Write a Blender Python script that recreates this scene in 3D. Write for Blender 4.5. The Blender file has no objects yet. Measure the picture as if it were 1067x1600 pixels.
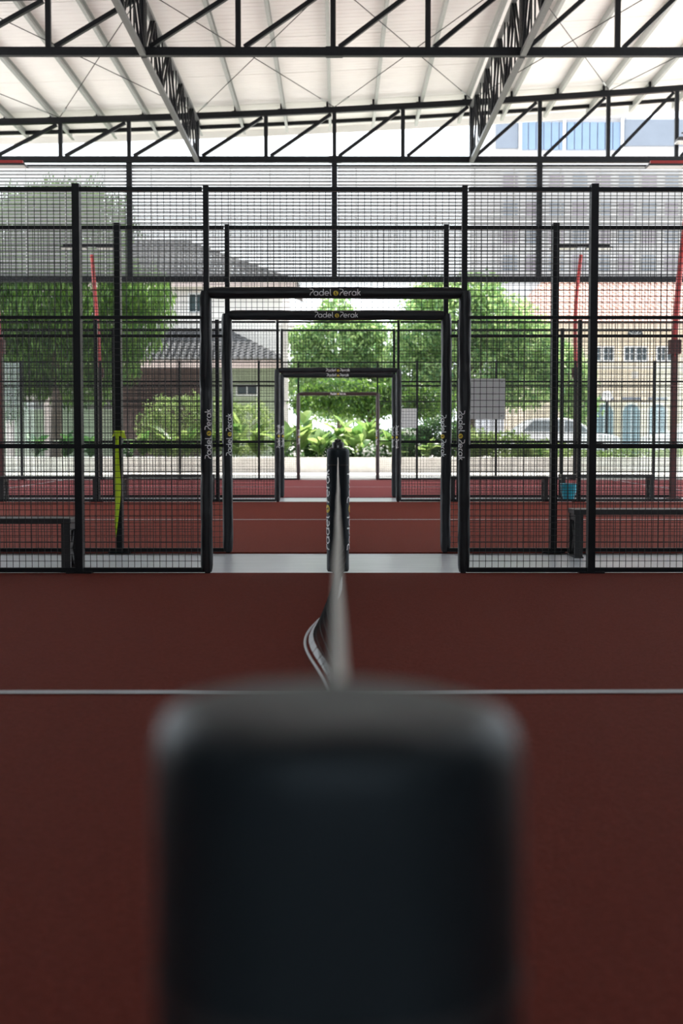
import bpy, math, random
from mathutils import Vector, Matrix, noise

# ------------------------------------------------------------------ camera, sky, sun, exposure
scene = bpy.context.scene
col = scene.collection
FPX = 2110.0                      # focal length in pixels of the 1067 x 1600 frame
CAM_Z = 1.064
cam_d = bpy.data.cameras.new('camera')
cam = bpy.data.objects.new('camera', cam_d)
col.objects.link(cam)
cam_d.sensor_fit = 'VERTICAL'
cam_d.sensor_height = 36.0
cam_d.sensor_width = 24.0
cam_d.lens = FPX / 1600.0 * 36.0
cam.location = (0.0, 0.0, CAM_Z)
cam.rotation_euler = (math.radians(90) - math.atan(115.0 / FPX), 0.0, -math.atan(5.5 / FPX))
cam_d.clip_start = 0.02
cam_d.clip_end = 600
cam_d.dof.use_dof = True
cam_d.dof.focus_distance = 12.2
cam_d.dof.aperture_fstop = 2.9
scene.camera = cam

world = bpy.data.worlds.new('world')
scene.world = world
world.use_nodes = True
bg = world.node_tree.nodes['Background']
bg.inputs['Color'].default_value = (0.87, 0.94, 1.0, 1)
bg.inputs['Strength'].default_value = 2.2

sun_d = bpy.data.lights.new('sun', 'SUN')
sun = bpy.data.objects.new('sun', sun_d)
col.objects.link(sun)
sun_d.energy = 9.0
sun_d.angle = math.radians(2.5)
sun_d.color = (1.0, 0.94, 0.84)
SUN_DIR = Vector((-0.28, -0.45, -1.0)).normalized()
sun.rotation_euler = SUN_DIR.to_track_quat('-Z', 'Y').to_euler()
sun.location = (20, 20, 40)

vs = scene.view_settings
vs.view_transform = 'Standard'
vs.look = 'None'
vs.exposure = 0.6
vs.gamma = 1.0
vs.use_curve_mapping = False
scene.cycles.max_bounces = 10
scene.cycles.diffuse_bounces = 6
scene.cycles.transparent_max_bounces = 16
scene.cycles.sample_clamp_indirect = 6.0
scene.cycles.use_denoising = True

# ------------------------------------------------------------------ measured layout (metres; x right, y away, z up)
F1, F2, F3, F4, F5 = 10.55, 12.45, 22.45, 24.20, 34.25
TRN, TRF = 28.26, 39.0            # the two roof trusses in view
CHORD = 9.0                       # bottom chord height
ROOF_END = 42.3
SIDE = 12.2
BACK = -16.0                      # the hall runs on behind the camera
WALL_TO = 13.0                    # added side walls that dim the near floor end here, open beyond
def top_h(x):
    return 1.40 + 0.0494 * x + 0.00139 * x * x
def W(px, py, d):
    "point at distance d seen at photo pixel (px, py); used only to work out sizes of far things"
    return ((px - 528.0) / FPX * d, d, CAM_Z + (685.0 - py) / FPX * d)

# ------------------------------------------------------------------ materials
def mat(name, color, rough=0.6, metal=0.0, spec=0.5, var=0.0, scale=8.0, bump=0.0, stretch=None, color2=None, sheen=0.0, coat=0.0):
    m = bpy.data.materials.new(name)
    m.use_nodes = True
    nt = m.node_tree
    b = nt.nodes['Principled BSDF']
    b.inputs['Base Color'].default_value = (*color, 1)
    b.inputs['Roughness'].default_value = rough
    b.inputs['Metallic'].default_value = metal
    b.inputs['Specular IOR Level'].default_value = spec
    b.inputs['Sheen Weight'].default_value = sheen
    b.inputs['Coat Weight'].default_value = coat
    if var or bump or color2:
        tc = nt.nodes.new('ShaderNodeTexCoord')
        src = tc.outputs['Object']
        if stretch:
            mp = nt.nodes.new('ShaderNodeMapping')
            mp.inputs['Scale'].default_value = stretch
            nt.links.new(src, mp.inputs['Vector'])
            src = mp.outputs['Vector']
        nz = nt.nodes.new('ShaderNodeTexNoise')
        nz.inputs['Scale'].default_value = scale
        nz.inputs['Detail'].default_value = 6
        nz.inputs['Roughness'].default_value = 0.65
        nt.links.new(src, nz.inputs['Vector'])
        if var or color2:
            ramp = nt.nodes.new('ShaderNodeValToRGB')
            c2 = color2 if color2 else tuple(min(1, c * (1 + var)) for c in color)
            c1 = color if color2 else tuple(c * (1 - var) for c in color)
            ramp.color_ramp.elements[0].position = 0.32
            ramp.color_ramp.elements[1].position = 0.68
            ramp.color_ramp.elements[0].color = (*c1, 1)
            ramp.color_ramp.elements[1].color = (*c2, 1)
            nt.links.new(nz.outputs['Fac'], ramp.inputs['Fac'])
            nt.links.new(ramp.outputs['Color'], b.inputs['Base Color'])
        if bump:
            bp = nt.nodes.new('ShaderNodeBump')
            bp.inputs['Strength'].default_value = bump
            bp.inputs['Distance'].default_value = 0.02
            nt.links.new(nz.outputs['Fac'], bp.inputs['Height'])
            nt.links.new(bp.outputs['Normal'], b.inputs['Normal'])
    return m

def leaf_mat(name, c1, c2, trans=0.45, rough=0.45):
    m = bpy.data.materials.new(name)
    m.use_nodes = True
    nt = m.node_tree
    nt.nodes.clear()
    out = nt.nodes.new('ShaderNodeOutputMaterial')
    mix = nt.nodes.new('ShaderNodeMixShader')
    mix.inputs[0].default_value = trans
    p = nt.nodes.new('ShaderNodeBsdfPrincipled')
    p.inputs['Roughness'].default_value = rough
    t = nt.nodes.new('ShaderNodeBsdfTranslucent')
    geo = nt.nodes.new('ShaderNodeNewGeometry')
    oi = nt.nodes.new('ShaderNodeObjectInfo')
    add = nt.nodes.new('ShaderNodeMath'); add.operation = 'ADD'
    fr = nt.nodes.new('ShaderNodeMath'); fr.operation = 'FRACT'
    nt.links.new(geo.outputs['Random Per Island'], add.inputs[0])
    nt.links.new(oi.outputs['Random'], add.inputs[1])
    nt.links.new(add.outputs[0], fr.inputs[0])
    r = nt.nodes.new('ShaderNodeValToRGB')
    r.color_ramp.elements[0].color = (*c1, 1)
    r.color_ramp.elements[1].color = (*c2, 1)
    nt.links.new(fr.outputs[0], r.inputs['Fac'])
    nt.links.new(r.outputs['Color'], p.inputs['Base Color'])
    hs = nt.nodes.new('ShaderNodeHueSaturation')
    hs.inputs['Hue'].default_value = 0.485
    hs.inputs['Value'].default_value = 1.5
    nt.links.new(r.outputs['Color'], hs.inputs['Color'])
    nt.links.new(hs.outputs['Color'], t.inputs['Color'])
    nt.links.new(p.outputs[0], mix.inputs[1])
    nt.links.new(t.outputs[0], mix.inputs[2])
    nt.links.new(mix.outputs[0], out.inputs['Surface'])
    return m

def glass_mat(name, tint, alpha=0.12, rough=0.02):
    m = bpy.data.materials.new(name)
    m.use_nodes = True
    nt = m.node_tree
    nt.nodes.clear()
    out = nt.nodes.new('ShaderNodeOutputMaterial')
    mix = nt.nodes.new('ShaderNodeMixShader')
    tr = nt.nodes.new('ShaderNodeBsdfTransparent')
    tr.inputs[0].default_value = (*tint, 1)
    gl = nt.nodes.new('ShaderNodeBsdfGlossy')
    gl.inputs['Roughness'].default_value = rough
    fz = nt.nodes.new('ShaderNodeFresnel')
    fz.inputs['IOR'].default_value = 1.45
    ad = nt.nodes.new('ShaderNodeMath'); ad.operation = 'ADD'
    ad.inputs[1].default_value = alpha * 0.3
    nt.links.new(fz.outputs[0], ad.inputs[0])
    nt.links.new(ad.outputs[0], mix.inputs[0])
    nt.links.new(tr.outputs[0], mix.inputs[1])
    nt.links.new(gl.outputs[0], mix.inputs[2])
    nt.links.new(mix.outputs[0], out.inputs['Surface'])
    return m

M = {}
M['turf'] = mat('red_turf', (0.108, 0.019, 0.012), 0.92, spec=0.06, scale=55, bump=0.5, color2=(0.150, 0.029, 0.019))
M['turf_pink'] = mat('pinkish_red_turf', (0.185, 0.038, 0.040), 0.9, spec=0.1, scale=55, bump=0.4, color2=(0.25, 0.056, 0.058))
M['line'] = mat('white_line', (0.40, 0.41, 0.43), 0.85, var=0.12, scale=60, bump=0.3)
M['concrete'] = mat('smooth_grey_concrete', (0.43, 0.46, 0.50), 0.30, scale=3.2, stretch=(0.5, 3.0, 1), color2=(0.56, 0.59, 0.63), bump=0.02)
M['pale_concrete'] = mat('pale_concrete', (0.66, 0.63, 0.59), 0.7, scale=4, var=0.10, bump=0.08)
M['ground'] = mat('street_paving', (0.50, 0.485, 0.47), 0.85, scale=2, var=0.1)
M['soil'] = mat('dark_soil', (0.07, 0.05, 0.035), 0.95, scale=9, var=0.3, bump=0.6)
M['plaster'] = mat('grey_plaster', (0.14, 0.14, 0.145), 0.85, scale=3, var=0.08)
M['roof_white'] = mat('white_roof_panel', (0.90, 0.885, 0.865), 0.55, scale=1.2, var=0.03)
M['roof_top'] = mat('roof_sheet', (0.45, 0.45, 0.45), 0.6, scale=3, var=0.05)
M['galv'] = mat('galvanised_steel', (0.42, 0.44, 0.43), 0.45, metal=0.35, scale=14, var=0.12)
M['black_steel'] = mat('black_painted_steel', (0.008, 0.009, 0.011), 0.42, spec=0.16, scale=12, var=0.2)
M['black_wire'] = mat('black_coated_wire', (0.010, 0.011, 0.012), 0.5, scale=30, var=0.2)
M['pad'] = mat('black_vinyl_padding', (0.011, 0.013, 0.016), 0.45, spec=0.35, scale=7, var=0.25, bump=0.12)
M['pad_maroon'] = mat('maroon_vinyl_padding', (0.026, 0.011, 0.011), 0.45, scale=7, var=0.25, bump=0.12)
M['net_pad'] = mat('black_vinyl_sleeve', (0.005, 0.007, 0.009), 0.50, spec=0.35, scale=5, var=0.25, bump=0.10)
M['net_pad'].node_tree.nodes['Principled BSDF'].inputs['Specular Tint'].default_value = (0.72, 0.88, 1.0, 1)
M['letter'] = mat('white_print', (0.88, 0.89, 0.90), 0.6, scale=40, var=0.05)
M['ball'] = mat('yellow_print', (0.80, 0.62, 0.07), 0.6, scale=40, var=0.08)
M['tape'] = mat('cream_net_tape', (0.62, 0.61, 0.56), 0.7, scale=30, var=0.06, bump=0.1)
M['cord'] = mat('white_net_cord', (0.66, 0.69, 0.72), 0.6, scale=60, var=0.1)
M['netting'] = mat('black_netting', (0.012, 0.012, 0.013), 0.7, scale=40, var=0.2)
M['black_plastic'] = mat('black_plastic', (0.015, 0.015, 0.017), 0.4, scale=20, var=0.2)
M['red_paint'] = mat('red_painted_steel', (0.36, 0.025, 0.022), 0.4, scale=10, var=0.12)
M['maroon'] = mat('maroon_painted_steel', (0.075, 0.016, 0.015), 0.5, scale=10, var=0.12)
M['board'] = mat('white_plastic_board', (0.88, 0.87, 0.86), 0.5, scale=6, var=0.05)
M['hivis'] = mat('yellow_green_fabric', (0.60, 0.80, 0.03), 0.7, scale=18, var=0.12, bump=0.15)
M['teal'] = mat('teal_glazed_pot', (0.01, 0.30, 0.40), 0.3, scale=10, var=0.15)
M['lamp_glass'] = mat('lamp_front', (0.6, 0.6, 0.58), 0.25, scale=10, var=0.04)
M['slat'] = mat('grey_louver_slat', (0.30, 0.31, 0.315), 0.55, scale=6, var=0.06)
M['stringer'] = mat('pale_stringer', (0.72, 0.72, 0.68), 0.5, scale=6, var=0.05)
M['white_wall'] = mat('white_render', (0.74, 0.70, 0.68), 0.85, scale=2, var=0.05)
M['cream_wall'] = mat('cream_render', (0.74, 0.64, 0.50), 0.85, scale=2, var=0.06)
M['cream_trim'] = mat('pale_trim', (0.78, 0.74, 0.66), 0.8, scale=3, var=0.05)
M['tile_dark'] = mat('dark_grey_roof_tile', (0.11, 0.11, 0.115), 0.55, scale=5, var=0.3)
M['tile_red'] = mat('terracotta_roof_tile', (0.52, 0.30, 0.25), 0.7, scale=4, var=0.18)
M['fascia'] = mat('pink_fascia', (0.62, 0.50, 0.47), 0.7, scale=4, var=0.06)
M['brown_wood'] = mat('brown_boards', (0.10, 0.065, 0.055), 0.7, scale=6, var=0.2)
M['green_wall'] = mat('pale_green_render', (0.36, 0.42, 0.30), 0.85, scale=3, var=0.08)
M['dark_glass'] = mat('dark_window_glass', (0.05, 0.07, 0.08), 0.12, scale=2, var=0.1)
M['blue_glass'] = mat('blue_window_glass', (0.17, 0.25, 0.38), 0.35, scale=1, var=0.06)
M['blue_door'] = mat('blue_grey_door', (0.25, 0.34, 0.38), 0.4, scale=3, var=0.08)
M['panel_grey'] = mat('grey_cladding', (0.17, 0.20, 0.25), 0.6, scale=1, var=0.05)
M['frame_white'] = mat('white_frame', (0.75, 0.76, 0.78), 0.5, scale=4, var=0.03)
M['mauve'] = mat('mauve_cladding', (0.22, 0.19, 0.24), 0.7, scale=1, var=0.05)
M['bark'] = mat('bark', (0.13, 0.10, 0.08), 0.9, scale=9, stretch=(1, 1, 0.25), var=0.35, bump=0.6)
M['pole'] = mat('concrete_pole', (0.50, 0.47, 0.44), 0.85, scale=4, var=0.1)
M['car_white'] = mat('white_car_paint', (0.80, 0.81, 0.82), 0.2, scale=2, var=0.02, coat=0.5)
M['car_silver'] = mat('silver_car_paint', (0.50, 0.51, 0.52), 0.25, metal=0.3, scale=2, var=0.02)
M['rubber'] = mat('tyre_rubber', (0.02, 0.02, 0.02), 0.8, scale=10, var=0.2)
M['globe'] = mat('opal_globe', (0.85, 0.85, 0.84), 0.3, scale=2, var=0.02)
M['fleck'] = mat('white_flecks', (0.80, 0.80, 0.78), 0.6, scale=10, var=0.04)
M['leaf_left'] = leaf_mat('hanging_tree_leaf', (0.022, 0.075, 0.020), (0.12, 0.23, 0.045), 0.45)
M['leaf_right'] = leaf_mat('broad_tree_leaf', (0.07, 0.19, 0.08), (0.40, 0.54, 0.22), 0.50)
M['leaf_dark'] = leaf_mat('dark_tree_leaf', (0.020, 0.075, 0.022), (0.13, 0.25, 0.04), 0.45)
M['leaf_bush'] = leaf_mat('bush_leaf', (0.09, 0.19, 0.05), (0.36, 0.46, 0.18), 0.40)
M['leaf_big'] = leaf_mat('broad_garden_leaf', (0.06, 0.17, 0.04), (0.30, 0.42, 0.14), 0.45, 0.35)
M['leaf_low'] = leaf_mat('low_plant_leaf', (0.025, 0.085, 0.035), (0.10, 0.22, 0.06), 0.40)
M['stem'] = mat('green_stem', (0.12, 0.20, 0.06), 0.6, scale=10, var=0.15)
M['glass'] = glass_mat('court_glass', (0.93, 0.97, 0.96))

# ------------------------------------------------------------------ mesh helpers
class MB:
    def __init__(self):
        self.v = []; self.f = []
    def box(self, x0, x1, y0, y1, z0, z1):
        n = len(self.v)
        self.v += [(x0,y0,z0),(x1,y0,z0),(x1,y1,z0),(x0,y1,z0),(x0,y0,z1),(x1,y0,z1),(x1,y1,z1),(x0,y1,z1)]
        self.f += [(n,n+3,n+2,n+1),(n+4,n+5,n+6,n+7),(n,n+1,n+5,n+4),(n+1,n+2,n+6,n+5),(n+2,n+3,n+7,n+6),(n+3,n,n+4,n+7)]
        return self
    def bar(self, p, q, w, h, up=(0,0,1)):
        p = Vector(p); q = Vector(q); d = (q - p).normalized()
        up = Vector(up)
        s = d.cross(up)
        if s.length < 1e-4: s = d.cross(Vector((0,1,0)))
        s.normalize(); u = s.cross(d).normalized()
        s *= w / 2; u *= h / 2
        n = len(self.v)
        for c in (p, q):
            for a, b in ((-1,-1),(1,-1),(1,1),(-1,1)):
                self.v.append(tuple(c + s*a + u*b))
        self.f += [(n,n+1,n+2,n+3),(n+7,n+6,n+5,n+4)]
        for i in range(4):
            j = (i+1) % 4
            self.f.append((n+i, n+4+i, n+4+j, n+j))
        return self
    def tube(self, pts, r, n=8, cap=True):
        pts = [Vector(p) for p in pts]
        rr = r if isinstance(r, (list, tuple)) else [r]*len(pts)
        base = len(self.v)
        ref = None
        for i, p in enumerate(pts):
            a = pts[max(0, i-1)]; b = pts[min(len(pts)-1, i+1)]
            d = (b - a).normalized()
            if ref is None:
                ref = d.orthogonal().normalized()
            s = (ref - d*ref.dot(d))
            if s.length < 1e-5: s = d.orthogonal()
            s.normalize(); ref = s
            t = d.cross(s)
            for k in range(n):
                an = 2*math.pi*k/n
                self.v.append(tuple(p + (s*math.cos(an) + t*math.sin(an))*rr[i]))
        for i in range(len(pts)-1):
            for k in range(n):
                k2 = (k+1) % n
                self.f.append((base+i*n+k, base+i*n+k2, base+(i+1)*n+k2, base+(i+1)*n+k))
        if cap:
            self.f.append(tuple(base+k for k in reversed(range(n))))
            self.f.append(tuple(base+(len(pts)-1)*n+k for k in range(n)))
        return self
    def lathe(self, prof, n=24, c=(0,0)):
        base = len(self.v)
        for (r, z) in prof:
            for k in range(n):
                an = 2*math.pi*k/n
                self.v.append((c[0]+r*math.cos(an), c[1]+r*math.sin(an), z))
        for i in range(len(prof)-1):
            for k in range(n):
                k2 = (k+1) % n
                self.f.append((base+i*n+k, base+i*n+k2, base+(i+1)*n+k2, base+(i+1)*n+k))
        self.f.append(tuple(base+k for k in reversed(range(n))))
        self.f.append(tuple(base+(len(prof)-1)*n+k for k in range(n)))
        return self
    def prism(self, poly, y0, y1):
        "polygon in the x-z plane pushed along y"
        n = len(poly); b = len(self.v)
        for y in (y0, y1):
            for (x, z) in poly: self.v.append((x, y, z))
        self.f.append(tuple(b+i for i in range(n)))
        self.f.append(tuple(b+n+i for i in reversed(range(n))))
        for i in range(n):
            j = (i+1) % n
            self.f.append((b+i, b+n+i, b+n+j, b+j))
        return self
    def mesh(self, name, material, smooth=False):
        me = bpy.data.meshes.new(name)
        me.from_pydata(self.v, [], self.f)
        me.update()
        if material is not None: me.materials.append(material)
        if smooth:
            me.polygons.foreach_set('use_smooth', [True]*len(me.polygons))
            try: me.set_sharp_from_angle(angle=math.radians(42))
            except Exception: pass
        return me
    def build(self, name, material, parent=None, smooth=False, loc=None):
        return link(name, self.mesh(name, material, smooth), parent, loc)

def link(name, me, parent=None, loc=None, rot=None, scale=None):
    o = bpy.data.objects.new(name, me)
    col.objects.link(o)
    if parent is not None: o.parent = parent
    if loc is not None: o.location = loc
    if rot is not None: o.rotation_euler = rot
    if scale is not None: o.scale = scale
    return o
def bevel(o, w, seg=2):
    md = o.modifiers.new('bevel', 'BEVEL'); md.width = w; md.segments = seg; md.limit_method = 'ANGLE'
    return o
def empty(name, loc=(0,0,0)):
    o = bpy.data.objects.new(name, None)
    o.empty_display_size = 0.2
    col.objects.link(o); o.location = loc
    return o
def tag(o, label=None, cat=None, group=None, kind=None):
    if label: o['label'] = label
    if cat: o['category'] = cat
    if group: o['group'] = group
    if kind: o['kind'] = kind
    return o
def struct(o, label=None):
    o['kind'] = 'structure'
    if label: o['label'] = label
    return o
def copy_tree(o, parent=None):
    c = o.copy(); col.objects.link(c)
    if parent is not None: c.parent = parent
    for ch in list(o.children): copy_tree(ch, c)
    return c

# ------------------------------------------------------------------ lettering: "Padel (ball) Perak" drawn as strokes
def arc(cx, cy, r, a0, a1, n=14):
    return [(cx + r*math.cos(math.radians(a0+(a1-a0)*i/n)), cy + r*math.sin(math.radians(a0+(a1-a0)*i/n))) for i in range(n+1)]
GL = {
 'P': (0.98, [[(0.0,1.62),(0.10,1.50),(0.42,1.50)] + arc(0.42,1.10,0.40,90,-90,12) + [(0.26,0.58),(0.12,0.30),(0.08,0.0)]]),
 'a': (1.28, [arc(0.46,0.46,0.46,0,360,20), [(0.94,0.94),(0.94,0.0)]]),
 'd': (1.28, [arc(0.46,0.46,0.46,0,360,20), [(0.94,1.55),(0.94,0.0)]]),
 'e': (1.22, [[(0.04,0.47),(0.92,0.47)] + arc(0.46,0.46,0.46,0,310,20)]),
 'l': (0.62, [[(0.06,1.55),(0.06,0.28)] + arc(0.30,0.26,0.24,180,275,6)]),
 'r': (0.72, [[(0.05,0.0),(0.05,0.94)], arc(0.52,0.47,0.47,180,85,8)]),
 'k': (0.80, [[(0.05,1.55),(0.05,0.0)], [(0.06,0.42),(0.62,0.95)], [(0.26,0.58),(0.66,0.0)]]),
}
def ribbon(mb, pts, w, fn):
    n = len(pts); base = len(mb.v)
    for i in range(n):
        a = pts[max(0,i-1)]; b = pts[min(n-1,i+1)]
        dx, dy = b[0]-a[0], b[1]-a[1]
        L = math.hypot(dx, dy) or 1
        nx, ny = -dy/L*w/2, dx/L*w/2
        mb.v.append(tuple(fn(pts[i][0]+nx, pts[i][1]+ny)))
        mb.v.append(tuple(fn(pts[i][0]-nx, pts[i][1]-ny)))
    for i in range(n-1):
        mb.f.append((base+2*i, base+2*i+1, base+2*i+3, base+2*i+2))
def subdiv(pts, step):
    out = [pts[0]]
    for a, b in zip(pts, pts[1:]):
        L = math.hypot(b[0]-a[0], b[1]-a[1]); k = max(1, int(math.ceil(L/step)))
        for i in range(1, k+1): out.append((a[0]+(b[0]-a[0])*i/k, a[1]+(b[1]-a[1])*i/k))
    return out
def lettering(parent, length, fn, stroke=0.20):
    "fn(u, v, lift): u along the text, v up the letters, both in metres from the text centre"
    seq = list('Padel') + ['o'] + list('Perak')
    wid = sum(1.62 if c == 'o' else GL[c][0] for c in seq)
    un = length / wid
    mb, ballmb, seam = MB(), MB(), MB()
    x = -wid/2
    for c in seq:
        if c == 'o':
            cx, cy, r = x + 0.72, 0.5, 0.60
            rings = [0.0, 0.5, 1.0]; n = 20
            b0 = len(ballmb.v)
            ballmb.v.append(tuple(fn(cx*un, (cy-0.72)*un, 0.0)))
            for rr in rings[1:]:
                for k in range(n):
                    a = 2*math.pi*k/n
                    ballmb.v.append(tuple(fn((cx+r*rr*math.cos(a))*un, (cy-0.72+r*rr*math.sin(a))*un, 0.0)))
            for k in range(n):
                k2 = (k+1) % n
                ballmb.f.append((b0, b0+1+k, b0+1+k2))
                ballmb.f.append((b0+1+k, b0+1+n+k, b0+1+n+k2, b0+1+k2))
            for (ox, a0, a1) in ((-0.62, -38, 38), (0.62, 142, 218)):
                pts = arc(cx+ox*0.95, cy+ox*0.35, 0.60, a0+18, a1+18, 8)
                ribbon(seam, pts, 0.13, lambda u, v: fn(u*un, (v-0.72)*un, 0.0012))
            x += 1.62
            continue
        w, strokes = GL[c]
        for s in strokes:
            pts = [(x+p[0], p[1]) for p in subdiv(s, 0.3)]
            ribbon(mb, pts, stroke, lambda u, v: fn(u*un, (v-0.72)*un, 0.0))
        x += w
    lo = mb.build('lettering', M['letter'], parent)
    lo['kind'] = 'stuff'
    lo['label'] = 'white stylised words Padel and Perak'
    bo = ballmb.build('ball_emblem', M['ball'], parent)
    bo['label'] = 'yellow ball emblem between the words'
    seam_o = seam.build('ball_seam', M['black_plastic'], parent)
    return lo

# ================================================================== THE SETTING
# ground outside, floor slab, courts
o = MB().box(-250, 250, -120, 400, -0.45, -0.12).build('ground', M['ground']); struct(o, 'pale paved ground around the sports hall')
o = MB().box(-SIDE, SIDE, BACK, 40.0, -0.12, 0.0).build('floor', M['concrete']); struct(o, 'smooth grey concrete walkway floor between the red courts')
def turf(name, y0, y1, label, m='turf'):
    t = MB().box(-10, 10, y0, y1, 0.0, 0.012).build(name, M[m]); struct(t, label)
    ym = (y0+y1)/2
    # the centre line is laid by hand: a slightly wandering strip
    mb = MB(); n = 60
    for i in range(n+1):
        x = -10 + 20*i/n
        w = 0.016*noise.noise((x*0.55, y0, 1.7)) + 0.008*noise.noise((x*1.6, y0, 4.2))
        mb.v += [(x, ym-0.038+w, 0.0165), (x, ym+0.038+w, 0.0165)]
    for i in range(n): mb.f.append((2*i, 2*i+2, 2*i+3, 2*i+1))
    mb.build('court_line', M['line'], t)
    mb = MB()
    for sx in (-6.95, 6.95): mb2 = MB().box(sx-0.025, sx+0.025, y0, y1, 0.0125, 0.0165).build('court_line', M['line'], t)
    return t
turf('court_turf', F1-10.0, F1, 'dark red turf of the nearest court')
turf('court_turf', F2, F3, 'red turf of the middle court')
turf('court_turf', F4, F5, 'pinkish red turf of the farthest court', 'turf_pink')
o = MB().box(-SIDE, SIDE, F5+0.02, 40.0, 0.0, 0.05).build('path', M['pale_concrete']); struct(o, 'bright concrete path before the low garden wall')
wall = MB()
wall.box(-24, 24, 40.0, 40.22, -0.1, 0.50)
o = wall.build('wall_garden', M['pale_concrete']); struct(o, 'low pale concrete garden wall'); bevel(o, 0.015)
o = MB().box(-24, 24, 40.22, 44.6, -0.1, 0.38).build('planting_bed', M['soil']); struct(o, 'planting bed soil behind the garden wall')
o = MB().box(-60, 80, 44.6, 50.5, -0.1, 0.30).build('street', M['ground']); struct(o, 'pale street beyond the garden')
o = MB().box(-60, 80, 50.5, 160, -0.1, 0.34).build('pavement', M['ground']); struct(o, 'pavement in front of the houses')
# unseen walls added behind and beside the camera to dim the near floor
o = MB().box(-SIDE-0.25, SIDE+0.25, BACK-0.25, BACK, -0.1, 6.4).build('added_wall_back', M['plaster']); struct(o, 'added unseen back wall dimming the near floor, open above for frontal light')
for nm, sx in (('added_wall_left', -1), ('added_wall_right', 1)):
    x0, x1 = sorted((sx*SIDE, sx*(SIDE+0.25)))
    o = MB().box(x0, x1, BACK, WALL_TO, -0.1, 10.9 if sx > 0 else 10.0).build(nm, M['plaster']); struct(o)

# roof: sheet, underside panels, purlins, bracing rods
def deck_z(x): return CHORD + top_h(x) + 0.085 + 0.20
NX = 32
xs = [-SIDE + 2*SIDE*i/NX for i in range(NX+1)]
mb = MB()
for y in (BACK-0.2, ROOF_END):
    for dz in (0.07, 0.16):
        for x in xs: mb.v.append((x, y, deck_z(x)+dz))
n1 = NX+1
for i in range(NX):
    mb.f.append((i, i+1, 2*n1+i+1, 2*n1+i))
    mb.f.append((n1+i, 2*n1+n1+i, 2*n1+n1+i+1, n1+i+1))
    mb.f.append((2*n1+i, 2*n1+i+1, 3*n1+i+1, 3*n1+i))
    mb.f.append((i, n1+i, n1+i+1, i+1))
ceiling = mb.build('ceiling', M['roof_top']); struct(ceiling, 'white panelled underside of the curved hall roof')
def panel_mesh(depth):
    mb = MB()
    # pan: flat underside with turned-up edges and three shallow ribs
    prof = [(0.0, 0.05), (0.0, 0.0)]
    for k in range(1, 4):
        c = depth*k/4
        prof += [(c-0.02, 0.0), (c-0.012, 0.006), (c+0.012, 0.006), (c+0.02, 0.0)]
    prof += [(depth, 0.0), (depth, 0.05)]
    m = len(prof)
    for x in xs:
        for (y, z) in prof: mb.v.append((x, y, deck_z(x)+z))
    for i in range(NX):
        for j in range(m-1):
            mb.f.append((i*m+j, i*m+j+1, (i+1)*m+j+1, (i+1)*m+j))
    return mb.mesh('roof_panel', M['roof_white'])
pm = {0: panel_mesh(1.045), 1: panel_mesh(1.020)}
y = ROOF_END - 1.055*55; k = 0
while y + 1.06 <= ROOF_END + 0.01:
    big = 1 if k % 3 == 0 else 0
    link('roof_panel', pm[big], ceiling, (0, y, 0)); y += 1.055; k += 1
# edge beam and dark gutter seen past the far truss
for (nm, y0, y1, z0, z1, m) in (('gutter', 41.35, 41.47, -0.10, 0.0, M['black_steel']), ('eave_board', ROOF_END-0.06, ROOF_END, -0.20, 0.05, M['roof_white'])):
    mb = MB()
    for i in range(NX):
        a, b = xs[i], xs[i+1]; n = len(mb.v)
        za, zb = deck_z(a), deck_z(b)
        mb.v += [(a,y0,za+z0),(b,y0,zb+z0),(b,y1,zb+z0),(a,y1,za+z0),(a,y0,za+z1),(b,y0,zb+z1),(b,y1,zb+z1),(a,y1,za+z1)]
        mb.f += [(n,n+3,n+2,n+1),(n,n+1,n+5,n+4),(n+2,n+3,n+7,n+6)]
    mb.build(nm, m, ceiling)
PUR = [4.97 + 1.31*k for k in range(-13, 6)]
pme = MB()
pme.box(-0.004, 0.004, BACK, 41.9, 0.0, 0.199)          # web
pme.box(0.004, 0.075, BACK, 41.9, 0.0, 0.006)           # bottom flange
pme.box(0.004, 0.075, BACK, 41.9, 0.193, 0.199)         # top flange
pme.box(0.069, 0.075, BACK, 41.9, 0.006, 0.026)         # lip
pmesh = pme.mesh('purlin', M['galv'])
cleat = MB().box(-0.06, -0.006, -0.06, 0.06, 0.0, 0.15).box(-0.12, 0.0, -0.05, 0.05, 0.0, 0.012).mesh('cleat', M['black_steel'])
for x in PUR:
    p = link('purlin', pmesh, ceiling, (x, 0, CHORD + top_h(x) + 0.085))
    for ty in (TRN, TRF): link('cleat', cleat, p, (0, ty, 0))
def rod(p, q):
    "a tie rod with a turnbuckle near one end"
    p = Vector(p); q = Vector(q)
    r = MB().tube([p, q], 0.011, 6).build('bracing_rod', M['black_steel'], ceiling, True)
    a = p.lerp(q, 0.06); b = p.lerp(q, 0.10)
    MB().tube([a, b], 0.026, 6).build('turnbuckle', M['galv'], r, True)
def tnode(x, y): return (x, y, CHORD + top_h(x) + 0.06)
for i in range(-3, 3):
    xa, xb = -0.1+3.9*i, -0.1+3.9*(i+1)
    rod(tnode(xa, TRF-0.1), tnode(xb, TRN+0.1)); rod(tnode(xb, TRF-0.1), tnode(xa, TRN+0.1))
    rod(tnode(xa, TRN-0.1), tnode(xb, 17.6)); rod(tnode(xb, TRN-0.1), tnode(xa, 17.6))

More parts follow.
